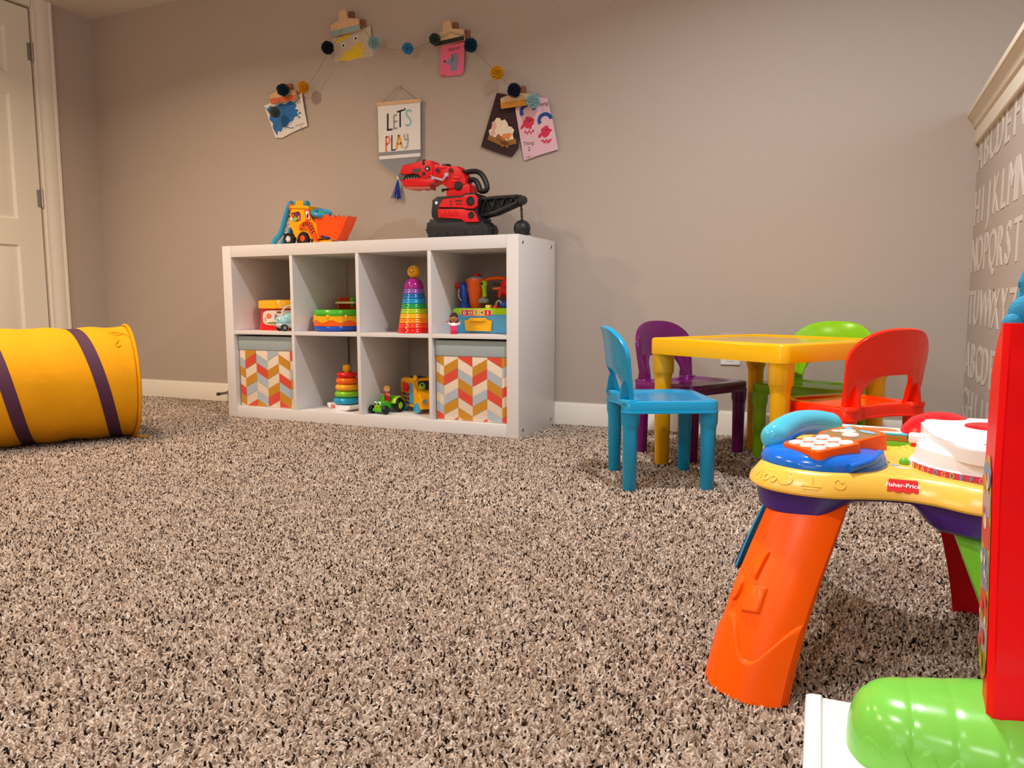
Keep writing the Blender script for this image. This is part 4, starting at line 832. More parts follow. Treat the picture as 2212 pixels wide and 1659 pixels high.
for dx in (0, 0.0055): st([(0.754 + dx, 1.304), (0.756 + dx, 1.268), (0.750 + dx, 1.246 - dx * .4), (0.738, 1.241 - dx)], 0.0018, C_bk)                   # Y
m.build('lettering', bn, world=True)
m = MB(); m.ell((0.7, 0.391, 1.112), (0.006, 0.005, 0.009), F_w); m.build('tassel_knot', bn, world=True)
m = MB(); rg = random.Random(3); TB = P('tassel_blue', '123C9A', 0.8)
for k in range(34):
    a = rg.uniform(0, 2 * pi); q = rg.random(); m.tube([Vector((0.7, 0.391, 1.104)), Vector((0.7 + 0.006 * cos(a), 0.391 + 0.006 * sin(a) * 0.7, 1.07)), Vector((0.699 + 0.021 * q * cos(a) - 0.004 * q, 0.390 + 0.011 * q * sin(a), 1.012 + rg.uniform(0, 0.012)))], 0.0013, TB, seg=5)
for k in range(3): m.tube([Vector((0.7, 0.391, 1.104)), Vector((0.688 - 0.004 * k, 0.390, 1.06)), Vector((0.672 - 0.006 * k, 0.389, 1.018))], 0.0012, TB, seg=5)
m.build('tassel', bn, world=True)
for o in (bn, hk): o.location.x += 0.009; o.location.z -= 0.0035

# ================================================================ TOYS ON THE SHELF
def place(M, pts): return [tuple(M @ Vector(p)) for p in pts]
R2 = RX(pi / 2)                                                       # local (x, z, -y): draw in elevation, +h towards -y
EL = Matrix(((1, 0, 0, 0), (0, 0, -1, 0), (0, 1, 0, 0), (0, 0, 0, 1)))
def wheel(mb_name, parent, c, rad, wd, tyre, hub, axis='Y', hub_r=0.5):
    m = MB(); A = M_ = T(*c) @ (RX(pi / 2) if axis == 'Y' else RY(pi / 2))
    m.lathe([(rad * 0.55, -wd / 2), (rad * 0.92, -wd / 2), (rad, -wd * 0.34), (rad, wd * 0.34), (rad * 0.92, wd / 2), (rad * 0.55, wd / 2), (rad * 0.55, -wd / 2)], tyre, A, 26, cap=False)
    o = m.build(mb_name, parent)
    m = MB(); m.lathe([(0, -wd * 0.46), (rad * hub_r, -wd * 0.46), (rad * 0.57, -wd * 0.36), (rad * 0.57, wd * 0.36), (rad * hub_r, wd * 0.46), (0, wd * 0.46)], hub, A, 22); m.build('hub', o)
    return o
# --- red and yellow bucket
T_red = plastic('toy_red', 'E21416', 0.22); T_yel = plastic('toy_yellow', 'F3B213', 0.22); T_or = plastic('toy_orange', 'F4600E', 0.22); T_blue = plastic('toy_blue', '1450C8', 0.2)
T_grn = plastic('toy_green', '4DB82A', 0.22); T_lime = plastic('toy_lime', '9CC818', 0.22); T_sky = plastic('toy_sky', '4CA6D4', 0.22); T_pale = plastic('toy_pale_blue', '9CD0DC', 0.25); T_grey = plastic('toy_grey', '8A9098', 0.35)
T_skin = plastic('toy_skin', 'E8A884', 0.35); T_skin2 = plastic('toy_skin_brown', 'B97850', 0.35); T_brown = plastic('toy_brown', '4A1C12', 0.35); T_blond = plastic('toy_blond', 'D89A20', 0.35); T_pink = plastic('toy_pink', 'EC3E78', 0.3)
bk = thing('block_bucket', 'red toy bucket with a yellow lid in the top left compartment', 'toy bucket', (0.188, 0.19, Z1))
def rsq(sc): return lambda i: catmull([(sc * (1 - i) * math.copysign(abs(cos(a)) ** 0.75, cos(a)), sc * (1 - i) * math.copysign(abs(sin(a)) ** 0.75, sin(a))) for a in [2 * pi * k / 40 for k in range(40)]], 1, True)
m = MB(); m.rings(rsq(0.1), [(-0.07, 0.0), (-0.06, 0.012), (-0.01, 0.04), (0.0, 0.07), (-0.01, 0.095), (-0.02, 0.104)], T_red); m.build('bucket_body', bk)
m = MB(); m.rings(rsq(0.1), [(-0.06, 0.100), (-0.09, 0.102), (-0.08, 0.134), (-0.055, 0.138), (0.1, 0.1405), (0.5, 0.143)], T_yel); m.build('lid', bk)
m = MB(); pr_ = [(0.0, 0.96), (0.045, 0.98)]
def stick(a, z, off=0.0):
    zz = [(0.012, 1.06), (0.04, 1.01), (0.07, 1.0), (0.095, 1.01), (0.104, 1.02)]; sc = 1.0
    for (z0_, s0), (z1_, s1) in zip(zz, zz[1:]):
        if z0_ <= z <= z1_: sc = s0 + (s1 - s0) * (z - z0_) / (z1_ - z0_)
    return Vector((0.1 * sc * math.copysign(abs(cos(a)) ** 0.75, cos(a)), 0.1 * sc * math.copysign(abs(sin(a)) ** 0.75, sin(a)), z)) * (1 + off) + Vector((0, 0, -z * off))
SA0, SA1 = radians(-112), radians(-12)
def stz(b, a): e = sqrt(max(0.0, 1 - abs(2 * a - 1) ** 5)); return 0.060 + (b - 0.5) * 2 * (0.033 if b > 0.5 else 0.036) * e
m.grid(lambda a, b: stick(SA0 + (SA1 - SA0) * a, stz(b, a), 0.012), 34, 10, S_cr)
for k, (a, z, ra_, rz_, mm) in enumerate(((0.2, 0.066, .05, .012, P('sticker_coral', 'E0764A', 0.4)), (0.36, 0.062, .045, .014, ST['b']), (0.42, 0.05, .045, .011, T_red), (0.62, 0.038, .05, .011, T_or), (0.7, 0.066, .06, .008, T_red), (0.3, 0.034, .14, .006, ST['g']), (0.52, 0.031, .16, .005, ST['y']), (0.12, 0.05, .02, .014, ST['y']), (0.45, 0.084, .07, .004, P('sticker_maroon', '8E1F22', 0.4)), (0.8, 0.05, .03, .012, ST['b']))):
    bm = bmesh.new(); bm.faces.new([bm.verts.new(stick(SA0 + (SA1 - SA0) * (a + ra_ * cos(t_)), z + rz_ * sin(t_), 0.018 + k * 0.0008)) for t_ in [2 * pi * q / 14 for q in range(14)]]); m.merge(bm, mm, I4)
m.build('sticker', bk)
# --- pale blue toy car
cr = thing('toy_car', 'pale blue toy car with a face, in front of the red bucket', 'toy car', (0.318, 0.062, Z1), radians(-120))
m = MB(); m.ell((0.005, 0, 0.042), (0.055, 0.036, 0.030), T_pale, seg=26); m.ell((-0.005, 0, 0.052), (0.036, 0.033, 0.030), T_pale, seg=24); m.build('body', cr)
m = MB(); m.ell((0.004, 0, 0.028), (0.057, 0.0365, 0.018), plastic('toy_offwhite', 'DADCE0', 0.3), seg=24); m.build('lower_body', cr)
m = MB(); m.tube([Vector(p) for p in catmull([(0.03, 0, 0.06), (0.022, 0, 0.095), (0.0, 0, 0.112), (-0.03, 0, 0.108), (-0.042, 0, 0.06)], 6)], 0.0042, plastic('toy_offwhite', 'DADCE0', 0.3), seg=10); m.build('handle', cr)
for s_ in (-1, 1):
    m = MB(); m.ell((0.0455, s_ * 0.017, 0.052), (0.006, 0.0085, 0.010), M_white); m.ell((0.050, s_ * 0.016, 0.051), (0.003, 0.005, 0.006), M_ink); m.build('eye', cr)
m = MB(); m.tube([Vector((0.0585, -0.008, 0.034)), Vector((0.0600, 0, 0.031)), Vector((0.0585, 0.008, 0.034))], 0.0012, M_ink, seg=6); m.build('mouth', cr)
for x in (-0.028, 0.030):
    for s_ in (-1, 1): wheel('wheel', cr, (x, s_ * 0.032, 0.016), 0.016, 0.013, M_dark, T_grey)
# --- drum shaped toy
dr = thing('toy_drum', 'round toy drum in green, yellow, orange and blue layers on the top shelf row', 'toy drum', (0.524, 0.150, Z1))
m = MB(); m.lathe([(0.088, 0), (0.098, 0.003), (0.1045, 0.012), (0.1045, 0.018), (0.101, 0.024), (0.095, 0.026)], T_blue, seg=44); m.build('base', dr)
m = MB(); m.lathe([(0.096, 0.022), (0.1035, 0.024), (0.1045, 0.030), (0.1045, 0.062), (0.098, 0.066)], T_or, seg=44); m.build('orange_band', dr)
m = MB()
def yw(a, b): th = 2 * pi * a; lo = 0.0445 - 0.0060 * cos(8 * th); z = lo + (0.068 - lo) * b; rr = 0.1060; return Vector((rr * cos(th), rr * sin(th), z))
m.grid(yw, 96, 3, T_yel, cu=True); m.lathe([(0.1060, 0.0679), (0.095, 0.069)], T_yel, seg=44, cap=False)
m.grid(lambda a, b: Vector(((0.1060 - 0.004 * b) * cos(2 * pi * a), (0.1060 - 0.004 * b) * sin(2 * pi * a), 0.0445 - 0.0060 * cos(16 * pi * a) - 0.0006 * b)), 96, 1, T_yel, cu=True, flip=True); m.build('yellow_band', dr)
for k in range(8):
    a = 2 * pi * k / 8 + 0.25; m = MB(); m.ell((0.102 * cos(a), 0.102 * sin(a), 0.064), (0.0085, 0.0085, 0.011), T_yel, seg=14); m.build('peg', dr)
m = MB(); m.lathe([(0.06, 0.066), (0.098, 0.066), (0.1025, 0.071), (0.1035, 0.080), (0.1015, 0.090), (0.095, 0.0965), (0.086, 0.096), (0.08, 0.092), (0.04, 0.092), (0, 0.093)], T_grn, seg=44); m.build('green_rim', dr)
# --- orange play box behind it
ob = thing('toy_box', 'orange open-fronted toy with a cream tray behind the toy drum', 'toy box', (0.492, 0.308, Z1), radians(-3))
m = MB(); m.box((0, 0.055, 0.077), (0.118, 0.006, 0.152), T_or, 0.002); m.box((-0.057, 0.012, 0.077), (0.008, 0.088, 0.152), T_or, 0.003); m.box((0.055, 0.012, 0.077), (0.008, 0.088, 0.152), T_or, 0.003); m.box((0, 0.012, 0.0045), (0.118, 0.088, 0.008), T_or, 0.002); m.build('shell', ob)
m = MB(); m.box((0.012, -0.028, 0.128), (0.112, 0.082, 0.010), plastic('toy_cream', 'D9C79C', 0.4), 0.002); m.build('tray', ob)
m = MB(); m.ell((0.02, -0.02, 0.142), (0.014, 0.014, 0.012), T_grn); m.cyl((0.02, -0.02, 0.116), 0.010, 0.014, T_grn); m.build('knob', ob)
# --- nesting cups and ball
CCOL = [('E3121A', 'red'), ('F5401A', 'orange-red'), ('F98A14', 'orange'), ('FBB416', 'amber'), ('A5CC1E', 'lime'), ('1E9E4E', 'green'), ('1796CE', 'light blue'), ('1A6FB8', 'blue'), ('8E5BB4', 'lilac'), ('9C1C84', 'purple')]
CH_, cx_, cy_ = 0.0206, 0.968, 0.092
ordn = ['lowest', 'second from the bottom', 'third from the bottom', 'fourth from the bottom', 'fifth from the bottom', 'sixth from the bottom', 'seventh from the bottom', 'eighth from the bottom', 'ninth from the bottom', 'top dome']
for k, (h, nm) in enumerate(CCOL):
    ra, rb = 0.0705 - 0.00335 * k, 0.0705 - 0.00335 * k - 0.0028; mt = plastic('cup_' + nm.replace(' ', '_'), h, 0.15); z0_ = Z1 + k * CH_
    m = MB()
    if k < 9: m.lathe([(ra - 0.003, 0), (ra + 0.0012, 0.0005), (ra + 0.0014, 0.003), (ra, 0.0042), (rb + 0.001, CH_ * 0.55), (rb + 0.0022, CH_ * 0.62), (rb + 0.0016, CH_ * 0.72), (rb, CH_ - 0.002), (rb - 0.0015, CH_ - 0.0003), (0, CH_ - 0.0003)], mt, seg=44)
    else: m.lathe([(ra - 0.002, 0), (ra + 0.0012, 0.0005), (ra + 0.001, 0.004), (ra - 0.001, 0.016), (ra - 0.006, 0.028), (ra - 0.015, 0.038), (ra - 0.026, 0.0435), (0, 0.0445)], mt, seg=44)
    o = m.build('stacking_cup'); o.location = (cx_, cy_, z0_); tag(o, f'{nm} nesting cup, {ordn[k]} in the tall cup tower', 'cup', 'nesting cups in the tower')
tb_ = thing('smiley_ball', 'small yellow ball with a smiling face on top of the cup tower', 'ball', (cx_, cy_, Z1 + 9 * CH_ + 0.0445), radians(-66))
m = MB(); m.ell((0, 0, 0.0262), 0.0268, T_yel, seg=30); m.build('ball', tb_)
def onball(az, el, rr=0.0272): return Vector((rr * cos(el) * cos(az), rr * cos(el) * sin(az), 0.0262 + rr * sin(el)))
m = MB()
for s_ in (-1, 1): m.tube([onball(-0.25 + s_ * 0.2, 0.42), onball(-0.25 + s_ * 0.2, 0.62)], 0.0014, M_ink, seg=8)
m.tube([onball(-0.25 + 0.42 * q, 0.16 - 0.28 * (1 - q * q)) for q in [-1 + k / 5 for k in range(11)]], 0.0011, M_ink, seg=6); m.build('face', tb_)
# --- tool bench
bh = thing('toy_tool_bench', 'blue and lime toy tool bench with number strip in the top right compartment', 'toy tool bench', (1.276, 0.196, Z1), radians(-6))
BWd, BDp = 0.288, 0.160
m = MB(); m.rings(lambda i: rrect(BWd / 2 - i, BDp / 2 - i, 0.022), [(0.014, 0), (0.010, 0.003), (0.004, 0.060), (0.0, 0.066), (0.0, 0.088)], T_sky); m.build('cabinet', bh)
m = MB(); m.rings(lambda i: rrect(BWd / 2 - i, BDp / 2 - i, 0.022), [(-0.001, 0.078), (-0.002, 0.080), (-0.001, 0.098), (0.004, 0.103), (0.012, 0.1045)], T_lime); m.build('worktop', bh)
FY = -BDp / 2
m = MB(); m.prism([(-0.078, 0.054), (-0.056, 0.055), (-0.048, 0.064), (0.026, 0.064), (0.034, 0.055), (0.056, 0.054), (0.050, 0.010), (-0.072, 0.010)], 0.0, 0.006, T_yel, T(0, FY + 0.004, 0) @ EL, 0.002); dw = m.build('drawer', bh)
m = MB(); m.box((-0.011, FY - 0.006, 0.056), (0.072, 0.012, 0.011), T_yel, 0.003); m.build('handle', dw)
m = MB(); m.prism(rrect(0.074, 0.0130, 0.012), 0, 0.001, M_white, T(-0.018, FY - 0.0022, 0.085) @ EL); m.prism(rrect(0.0725, 0.0117, 0.011), 0.001, 0.0014, T_red, T(-0.018, FY - 0.0022, 0.085) @ EL)
for k, (ch, c) in enumerate(zip('12345', ('C81E1E', 'E2601E', 'D9B820', 'D9B820', 'D01424'))):
    MM = T(-0.0745 + 0.0283 * k, FY - 0.0038, 0.085) @ EL
    m.box((0, 0, -0.0001), (0.0283, 0.021, 0.0004), P('tile_' + c, c, 0.35), M=MM); m.flat(circ(0, 0, 0.0072, 0.0085), S_cr if k < 4 else P('tile_' + c, c, 0.35), MM, 0.0003); m.text(ch, 0.0185, MK if k < 4 else M_white, MM @ T(0, 0, 0.0006), 0.0001, offset=0.0006)
m.build('number_strip', bh)
m = MB(); m.lathe([(0.024, 0.1045), (0.031, 0.112), (0.034, 0.140), (0.039, 0.170), (0.042, 0.180), (0.042, 0.198), (0.0445, 0.206), (0.0465, 0.222), (0.0455, 0.226)], T_or, T(-0.076, 0.015, 0), 30); m.build('canister', bh)
m = MB(); m.lathe([(0.040, 0.2255), (0.038, 0.232), (0.026, 0.237), (0.016, 0.237)], T_grey, T(-0.076, 0.015, 0), 30); m.build('canister_cap', bh)
m = MB(); m.lathe([(0.017, 0.236), (0.0175, 0.244), (0.013, 0.249), (0, 0.250)], T_red, T(-0.076, 0.015, 0), 24); m.build('red_button', bh)
m = MB(); m.tube([Vector(p) for p in catmull([(-0.044, 0.015, 0.216), (-0.01, 0.015, 0.226), (0.045, 0.02, 0.228), (0.075, 0.02, 0.215)], 6)], 0.0085, T_or, seg=12); m.build('overhead_arm', bh)
m = MB(); m.lathe([(0.027, 0.1045), (0.024, 0.116), (0.015, 0.128), (0.014, 0.14)], T_blue, T(-0.127, 0.0, 0), 22); m.tube([Vector(p) for p in catmull([(-0.127, 0, 0.13), (-0.129, 0, 0.155), (-0.129, 0, 0.180), (-0.135, 0, 0.195)], 5)], [0.016] * 3 + [0.0185] * 13, T_blue, seg=16); m.ell((-0.135, 0, 0.194), 0.018, T_blue); m.build('clamp', bh)
m = MB(); m.tube([Vector(p) for p in catmull([(-0.141, -0.022, 0.185), (-0.145, -0.024, 0.165), (-0.139, -0.024, 0.145), (-0.129, -0.022, 0.135)], 5)], 0.0028, plastic('toy_silver', 'B8BCC4', 0.3), seg=8); m.build('clamp_jaw', bh)
m = MB(); m.ell((-0.157, -0.008, 0.200), (0.013, 0.012, 0.011), T_red); m.cyl((-0.155, -0.008, 0.172), 0.003, 0.05, T_red, seg=10); m.build('clamp_knob', bh)
m = MB(); m.tube([Vector(p) for p in ((-0.015, -0.02, 0.150), (-0.016, -0.02, 0.178), (-0.018, -0.02, 0.200))], [0.0105, 0.0095, 0.012], T_lime, seg=14); m.ell((-0.018, -0.02, 0.204), (0.0155, 0.012, 0.0155), T_lime); m.cyl((-0.022, -0.032, 0.205), 0.006, 0.004, M_dark, 'Y', seg=16); m.build('hammer_handle', bh)
m = MB(); m.box((-0.020, -0.02, 0.138), (0.022, 0.020, 0.020), T_grey, 0.004); m.cyl((-0.020, -0.02, 0.134), 0.0105, 0.046, T_grey, 'X', seg=16, bev=0.002); m.build('hammer_head', bh)
m = MB(); m.ell((0.084, 0.01, 0.190), (0.040, 0.026, 0.042), T_red, seg=24); m.tube([Vector((0.058, 0.01, 0.185)), Vector((0.048, 0.0, 0.165)), Vector((0.046, 0.0, 0.148))], [0.014, 0.011, 0.008], T_red, seg=14); m.cyl((0.078, -0.016, 0.188), 0.009, 0.004, plastic('toy_dark_red', 'A80E12', 0.3), 'Y', seg=18); m.build('drill', bh)
m = MB(); m.box((0.034, 0.005, 0.205), (0.036, 0.016, 0.008), M_dark, 0.002); m.box((0.032, 0.004, 0.185), (0.040, 0.016, 0.010), T_or, 0.003); m.build('drill_trigger', bh)
m = MB(); m.cyl((0.100, -0.01, 0.138), 0.010, 0.040, T_grey, seg=16, bev=0.002); m.box((0.100, -0.01, 0.114), (0.028, 0.024, 0.018), T_grey, 0.003); m.build('drill_stand', bh)
m = MB(); m.ell((0.078, -0.02, 0.118), (0.017, 0.015, 0.016), T_blue); m.build('blue_knob', bh)
m = MB(); m.tube([Vector(p) for p in catmull([(0.044, -0.03, 0.112), (0.050, -0.03, 0.128), (0.062, -0.03, 0.134), (0.072, -0.03, 0.124)], 5)], 0.004, plastic('toy_silver', 'B8BCC4', 0.3), seg=8); m.build('wire_loop', bh)
m = MB(); m.box((0.020, -0.045, 0.110), (0.022, 0.022, 0.014), plastic('toy_pale_yellow', 'F0CF52', 0.25), 0.003); m.build('yellow_button', bh)
m = MB(); m.lathe([(0.0125, 0.1045), (0.0125, 0.110), (0.009, 0.115), (0, 0.1155)], T_red, T(0.054, -0.045, 0), 20); m.build('red_dome_button', bh)
# --- small people figures
def figure(name, label, loc, rz, hair, skin, shirt, legs, trim, long_hair, scale=1.0, arms='up'):
    t = thing(name, label, 'figurine', loc, rz); t.scale = (scale,) * 3
    m = MB(); m.lathe([(0.010, 0), (0.0125, 0.002), (0.0125, 0.010), (0.011, 0.013), (0.0125, 0.016), (0.0135, 0.022), (0.012, 0.034), (0.008, 0.041), (0.006, 0.045)], shirt, seg=22)
    for s_ in (-1, 1):
        ps = [(0.002, s_ * 0.010, 0.036), (0.006, s_ * 0.019, 0.038), (0.009, s_ * 0.0235, 0.046)] if arms == 'up' else [(0.002, s_ * 0.010, 0.036), (0.008, s_ * 0.018, 0.033), (0.016, s_ * 0.018, 0.034)]
        m.tube([Vector(p) for p in catmull(ps, 4)], [0.0048] * 5 + [0.0042] * 4, shirt if arms != 'up' else trim, seg=12); m.ell(ps[-1], 0.005, skin, seg=12)
    m.ell((0.001, 0, 0.0575), (0.0145, 0.0150, 0.0145), skin, seg=24); m.ell((0.0155, 0, 0.0565), (0.0022, 0.0022, 0.002), skin, seg=10)
    for s_ in (-1, 1): m.ell((0.001, s_ * 0.0148, 0.057), (0.003, 0.002, 0.004), skin, seg=10)
    body = m.build('body', t)
    m = MB()
    for s_ in (-1, 1): m.ell((0.0142, s_ * 0.0052, 0.0600), (0.0015, 0.0014, 0.0019), M_ink, seg=10)
    m.tube([Vector((0.0143, -0.0045, 0.0535)), Vector((0.0153, 0, 0.0520)), Vector((0.0143, 0.0045, 0.0535))], 0.0007, plastic('toy_lip', 'A8382E', 0.4), seg=6); m.build('face', t)
    m = MB(); m.ell((-0.0015, 0, 0.0625), (0.0155, 0.0162, 0.0135), hair, seg=22); m.ell((0.0085, 0.002, 0.0685), (0.0075, 0.0125, 0.005), hair, seg=16)
    if long_hair: m.ell((-0.006, 0, 0.052), (0.0115, 0.0170, 0.017), hair, seg=20); m.ell((0, 0, 0.0745), (0.012, 0.012, 0.005), hair, seg=16)
    m.build('hair', t)
    m = MB(); m.lathe([(0.0136, 0.0), (0.0139, 0.003), (0.0137, 0.0105), (0.0115, 0.0125)], legs, seg=22); m.build('trousers', t)
    if trim is not shirt: m = MB(); m.lathe([(0.0132, 0.031), (0.0118, 0.037), (0.0088, 0.0412)], trim, seg=22, cap=False); m.build('collar', t)
    return t
figure('figurine', 'small toy girl with brown hair and a pink dress beside the tool bench', (1.187, 0.038, Z1), radians(-62), T_brown, T_skin2, T_pink, plastic('toy_dark_pink', 'C81E4E', 0.3), M_white, True, 1.1)
# --- ring stacker: base, five rings, each its own thing
rx, ry = 0.590, 0.122
sb = thing('ring_stacker_base', 'white rocking base with a yellow peg under the stack of coloured rings', 'ring stacker', (rx, ry, Z0), radians(-20))
m = MB(); m.prism([(-0.088, 0.026), (-0.0885, 0.016), (-0.078, 0.006), (-0.05, 0.0005), (0, 0.0), (0.05, 0.0005), (0.078, 0.006), (0.0885, 0.016), (0.088, 0.026), (0.05, 0.024), (-0.05, 0.024)], -0.052, 0.052, M_white, EL, 0.006, 3); m.build('rocker', sb)
m = MB(); maker_label(m, T(-0.038, -0.0524, 0.0135) @ EL, 0.034, 0.0145, 0.0062); m.build('maker_label', sb)
m = MB(); m.lathe([(0.020, 0.022), (0.012, 0.190), (0.012, 0.1995)], T_yel, seg=24); m.lathe([(0.0165, 0.1745), (0.0172, 0.178), (0.0165, 0.197), (0.014, 0.201), (0, 0.2015)], T_yel, seg=24); m.build('peg', sb)
for k, (R_, h, nm, od) in enumerate(((0.0618, '1799C4', 'blue', 'lowest'), (0.0560, '7FC41E', 'green', 'second from the bottom'), (0.0530, 'F2A818', 'amber', 'middle'), (0.0495, 'F96A14', 'orange', 'second from the top'), (0.0455, 'E0181C', 'red', 'topmost'))):
    hh = 0.0295 if k < 4 else 0.0235; rr = hh / 2; m = MB(); pr = [(R_ - rr + rr * cos(a), rr + rr * sin(a)) for a in [radians(d) for d in range(-90, 91, 15)]]
    pr = [(0.021 if k < 3 else 0.019, 0.0)] + pr + [(0.021 if k < 3 else 0.019, hh), (0.021 if k < 3 else 0.019, 0.0)]
    m.lathe(pr, plastic('ring_' + nm, h, 0.18), seg=44, cap=False); o = m.build('stacking_ring'); o.location = (rx, ry, Z0 + 0.0262 + 0.0297 * k); tag(o, f'glossy {nm} plastic ring, {od} on the ring stacker', 'ring', 'rings on the ring stacker')
# --- green tractor with driver
tr = thing('toy_tractor', 'green toy tractor with black wheels in a lower compartment', 'toy tractor', (0.812, 0.098, Z0), radians(-97))
m = MB(); m.box((0.028, 0, 0.036), (0.058, 0.036, 0.036), T_grn, 0.010, seg=3); m.box((-0.024, 0, 0.032), (0.060, 0.034, 0.030), T_grn, 0.008, seg=3); m.box((-0.044, 0, 0.055), (0.018, 0.032, 0.034), T_grn, 0.006); m.box((0.052, 0, 0.018), (0.016, 0.052, 0.016), T_grn, 0.005); m.cyl((0.018, 0.0, 0.065), 0.007, 0.026, T_grn, bev=0.003, seg=14); m.ell((0.018, 0, 0.079), (0.008, 0.008, 0.005), T_grn, seg=12); m.build('body', tr)
for s_ in (-1, 1):
    m = MB(); m.tube([Vector((-0.042 + 0.034 * cos(a), s_ * 0.034, 0.032 + 0.036 * sin(a))) for a in [radians(d) for d in range(15, 166, 10)]], 0.0125, T_lime, seg=10, flat=0.35, up=(0, 0, 1)); m.build('fender', tr)
    wheel('rear_wheel', tr, (-0.042, s_ * 0.040, 0.030), 0.030, 0.019, M_black, T_lime, hub_r=0.35); wheel('front_wheel', tr, (0.046, s_ * 0.037, 0.0185), 0.0185, 0.016, M_black, M_dark)
    m = MB(); m.ell((0.0545, s_ * 0.011, 0.0455), (0.005, 0.0075, 0.009), M_white, seg=14); m.ell((0.0586, s_ * 0.010, 0.0445), (0.0022, 0.0045, 0.0058), M_ink, seg=12); m.build('headlight', tr)
m = MB(); m.prism(rrect(0.014, 0.009, 0.005), 0, 0.003, T_lime, Matrix(((0, 0, 1, 0.0565), (1, 0, 0, 0), (0, 1, 0, 0.031), (0, 0, 0, 1)))); m.tube([Vector((0.0605, -0.006, 0.031)), Vector((0.0608, 0, 0.028)), Vector((0.0605, 0.006, 0.031))], 0.0009, M_ink, seg=6); m.build('grille', tr)
figure('figurine', 'small blond toy boy in a red shirt sitting on the green tractor', (0.813, 0.106, Z0 + 0.0478), radians(-82), T_blond, T_skin, T_red, T_red, T_red, False, 0.92, arms='fwd')
# --- yellow bus
bs = thing('toy_bus', 'yellow toy bus with a blue door and blue wheels beside the green tractor', 'toy bus', (0.928, 0.200, Z0), radians(-34))
bs.scale = (1.22, 1, 1)
BY = plastic('bus_yellow', 'F6AC0C', 0.22)
m = MB(); sd = [(-0.088, 0.022), (-0.088, 0.128), (-0.080, 0.142), (-0.066, 0.147), (0.030, 0.150), (0.040, 0.142), (0.046, 0.098), (0.068, 0.092), (0.082, 0.080), (0.088, 0.060), (0.088, 0.022)]
m.prism(sd, -0.050, 0.050, BY, EL, 0.007, 3); m.build('body', bs)
for y_ in (-0.040, 0.040): m = MB(); m.tube([Vector((0.030, y_, 0.145)), Vector((0.028, y_, 0.158)), Vector((0.028, y_, 0.165))], [0.012, 0.009, 0.004], BY, seg=12); m.build('roof_marker', bs)
m = MB(); m.box((-0.02, 0, 0.149), (0.06, 0.05, 0.006), M_dark, 0.002); m.build('roof_hatch', bs)
sy_ = -0.0502
m = MB(); m.box((-0.042, sy_, 0.108), (0.074, 0.002, 0.046), plastic('bus_amber', 'D98A10', 0.3), 0.0008); m.box((-0.036, sy_ - 0.001, 0.106), (0.046, 0.003, 0.040), T_red, 0.001); m.cyl((-0.006, sy_ - 0.002, 0.107), 0.011, 0.006, plastic('toy_dark_red', 'A80E12', 0.3), 'Y', seg=18); m.build('side_window', bs)
rg = random.Random(9)
m = MB()
for i in range(4):
    for j in range(3): m.box((-0.072 + 0.020 * i, sy_ - 0.0002, 0.075 - 0.018 * j), (0.016, 0.002, 0.014), [plastic('key_maroon', '8A2A2A', 0.3), plastic('key_navy', '2A3C70', 0.3), plastic('key_plum', '5C2C5C', 0.3), M_dark][(i * 3 + j * 2) % 4], 0.0006)
m.build('key_panel', bs)
m = MB(); m.box((0.014, sy_ - 0.002, 0.104), (0.018, 0.006, 0.052), T_sky, 0.006, seg=3); m.box((0.014, sy_ - 0.002, 0.062), (0.030, 0.006, 0.046), T_sky, 0.006, seg=3); m.build('door', bs)
m = MB(); m.prism(rrect(0.036, 0.020, 0.008), 0, 0.002, M_dark, Matrix(((0.085, 0, 0.996, 0.0445), (1, 0, 0, 0), (0, 1, 0, 0.120), (0, 0, 0, 1)))); m.ell((0.046, -0.018, 0.115), (0.008, 0.016, 0.018), T_lime, seg=18); m.ell((0.053, -0.024, 0.124), (0.004, 0.006, 0.006), M_ink, seg=10); m.build('windscreen', bs)
for s_ in (-1, 1):
    m = MB(); m.cyl((0.088, s_ * 0.032, 0.056), 0.010, 0.006, T_sky, 'X', seg=20, bev=0.001); m.torus((0.0895, s_ * 0.032, 0.056), 0.0115, 0.002, BY, rot=RY(pi / 2), seg=24, ms=8); m.build('headlight', bs)
m = MB(); m.box((0.090, 0, 0.030), (0.010, 0.092, 0.016), BY, 0.004); m.build('bumper', bs)
for x in (-0.056, 0.056):
    for s_ in (-1, 1): wheel('wheel', bs, (x, s_ * 0.047, 0.0235), 0.0235, 0.016, T_sky, T_sky, hub_r=0.45)

# ================================================================ ON TOP OF THE SHELF
ZT = SH + 0.0003
def trac(pts, dx=0.0, dz=0.0): return [(p[0] + dx, p[1] + dz) for p in pts]
# --- red dinosaur-shaped wrecking crane
cn = thing('toy_crane', 'red dinosaur-shaped toy crane with black tracks and a wrecking ball on top of the bookshelf', 'toy crane', (1.165, 0.150, ZT))
Cr = plastic('crane_red', 'E0101C', 0.3); Cb = plastic('crane_black', '14151A', 0.5); CY = 0.150
def slab(mb, pts, w0, w1, mat, bev=0.003): mb.prism(trac(pts), -w1, -w0, mat, Matrix(((1, 0, 0, 0), (0, 0, -1, CY), (0, 1, 0, 0), (0, 0, 0, 1))), bev)
def part(name, items, parent=None, zmin=None):
    m = MB()
    for it in items: slab(m, *it)
    return m.build(name, parent or cn, world=True)
HW = Matrix(((1, 0, 0, 0), (0, 0, -1, CY), (0, 1, 0, 0), (0, 0, 0, 1)))
def sym(mb, pts, h, mat, bev=0.004): mb.prism(pts, -h, h, mat, HW, bev); mb.prism(pts, -h, -h + 0.001, mat, HW)
tk_ = [(1.026, 0.847), (1.040, 0.866), (1.055, 0.873), (1.281, 0.858), (1.309, 0.838), (1.312, 0.812), (1.298, ZT), (1.046, ZT), (1.028, 0.815)]
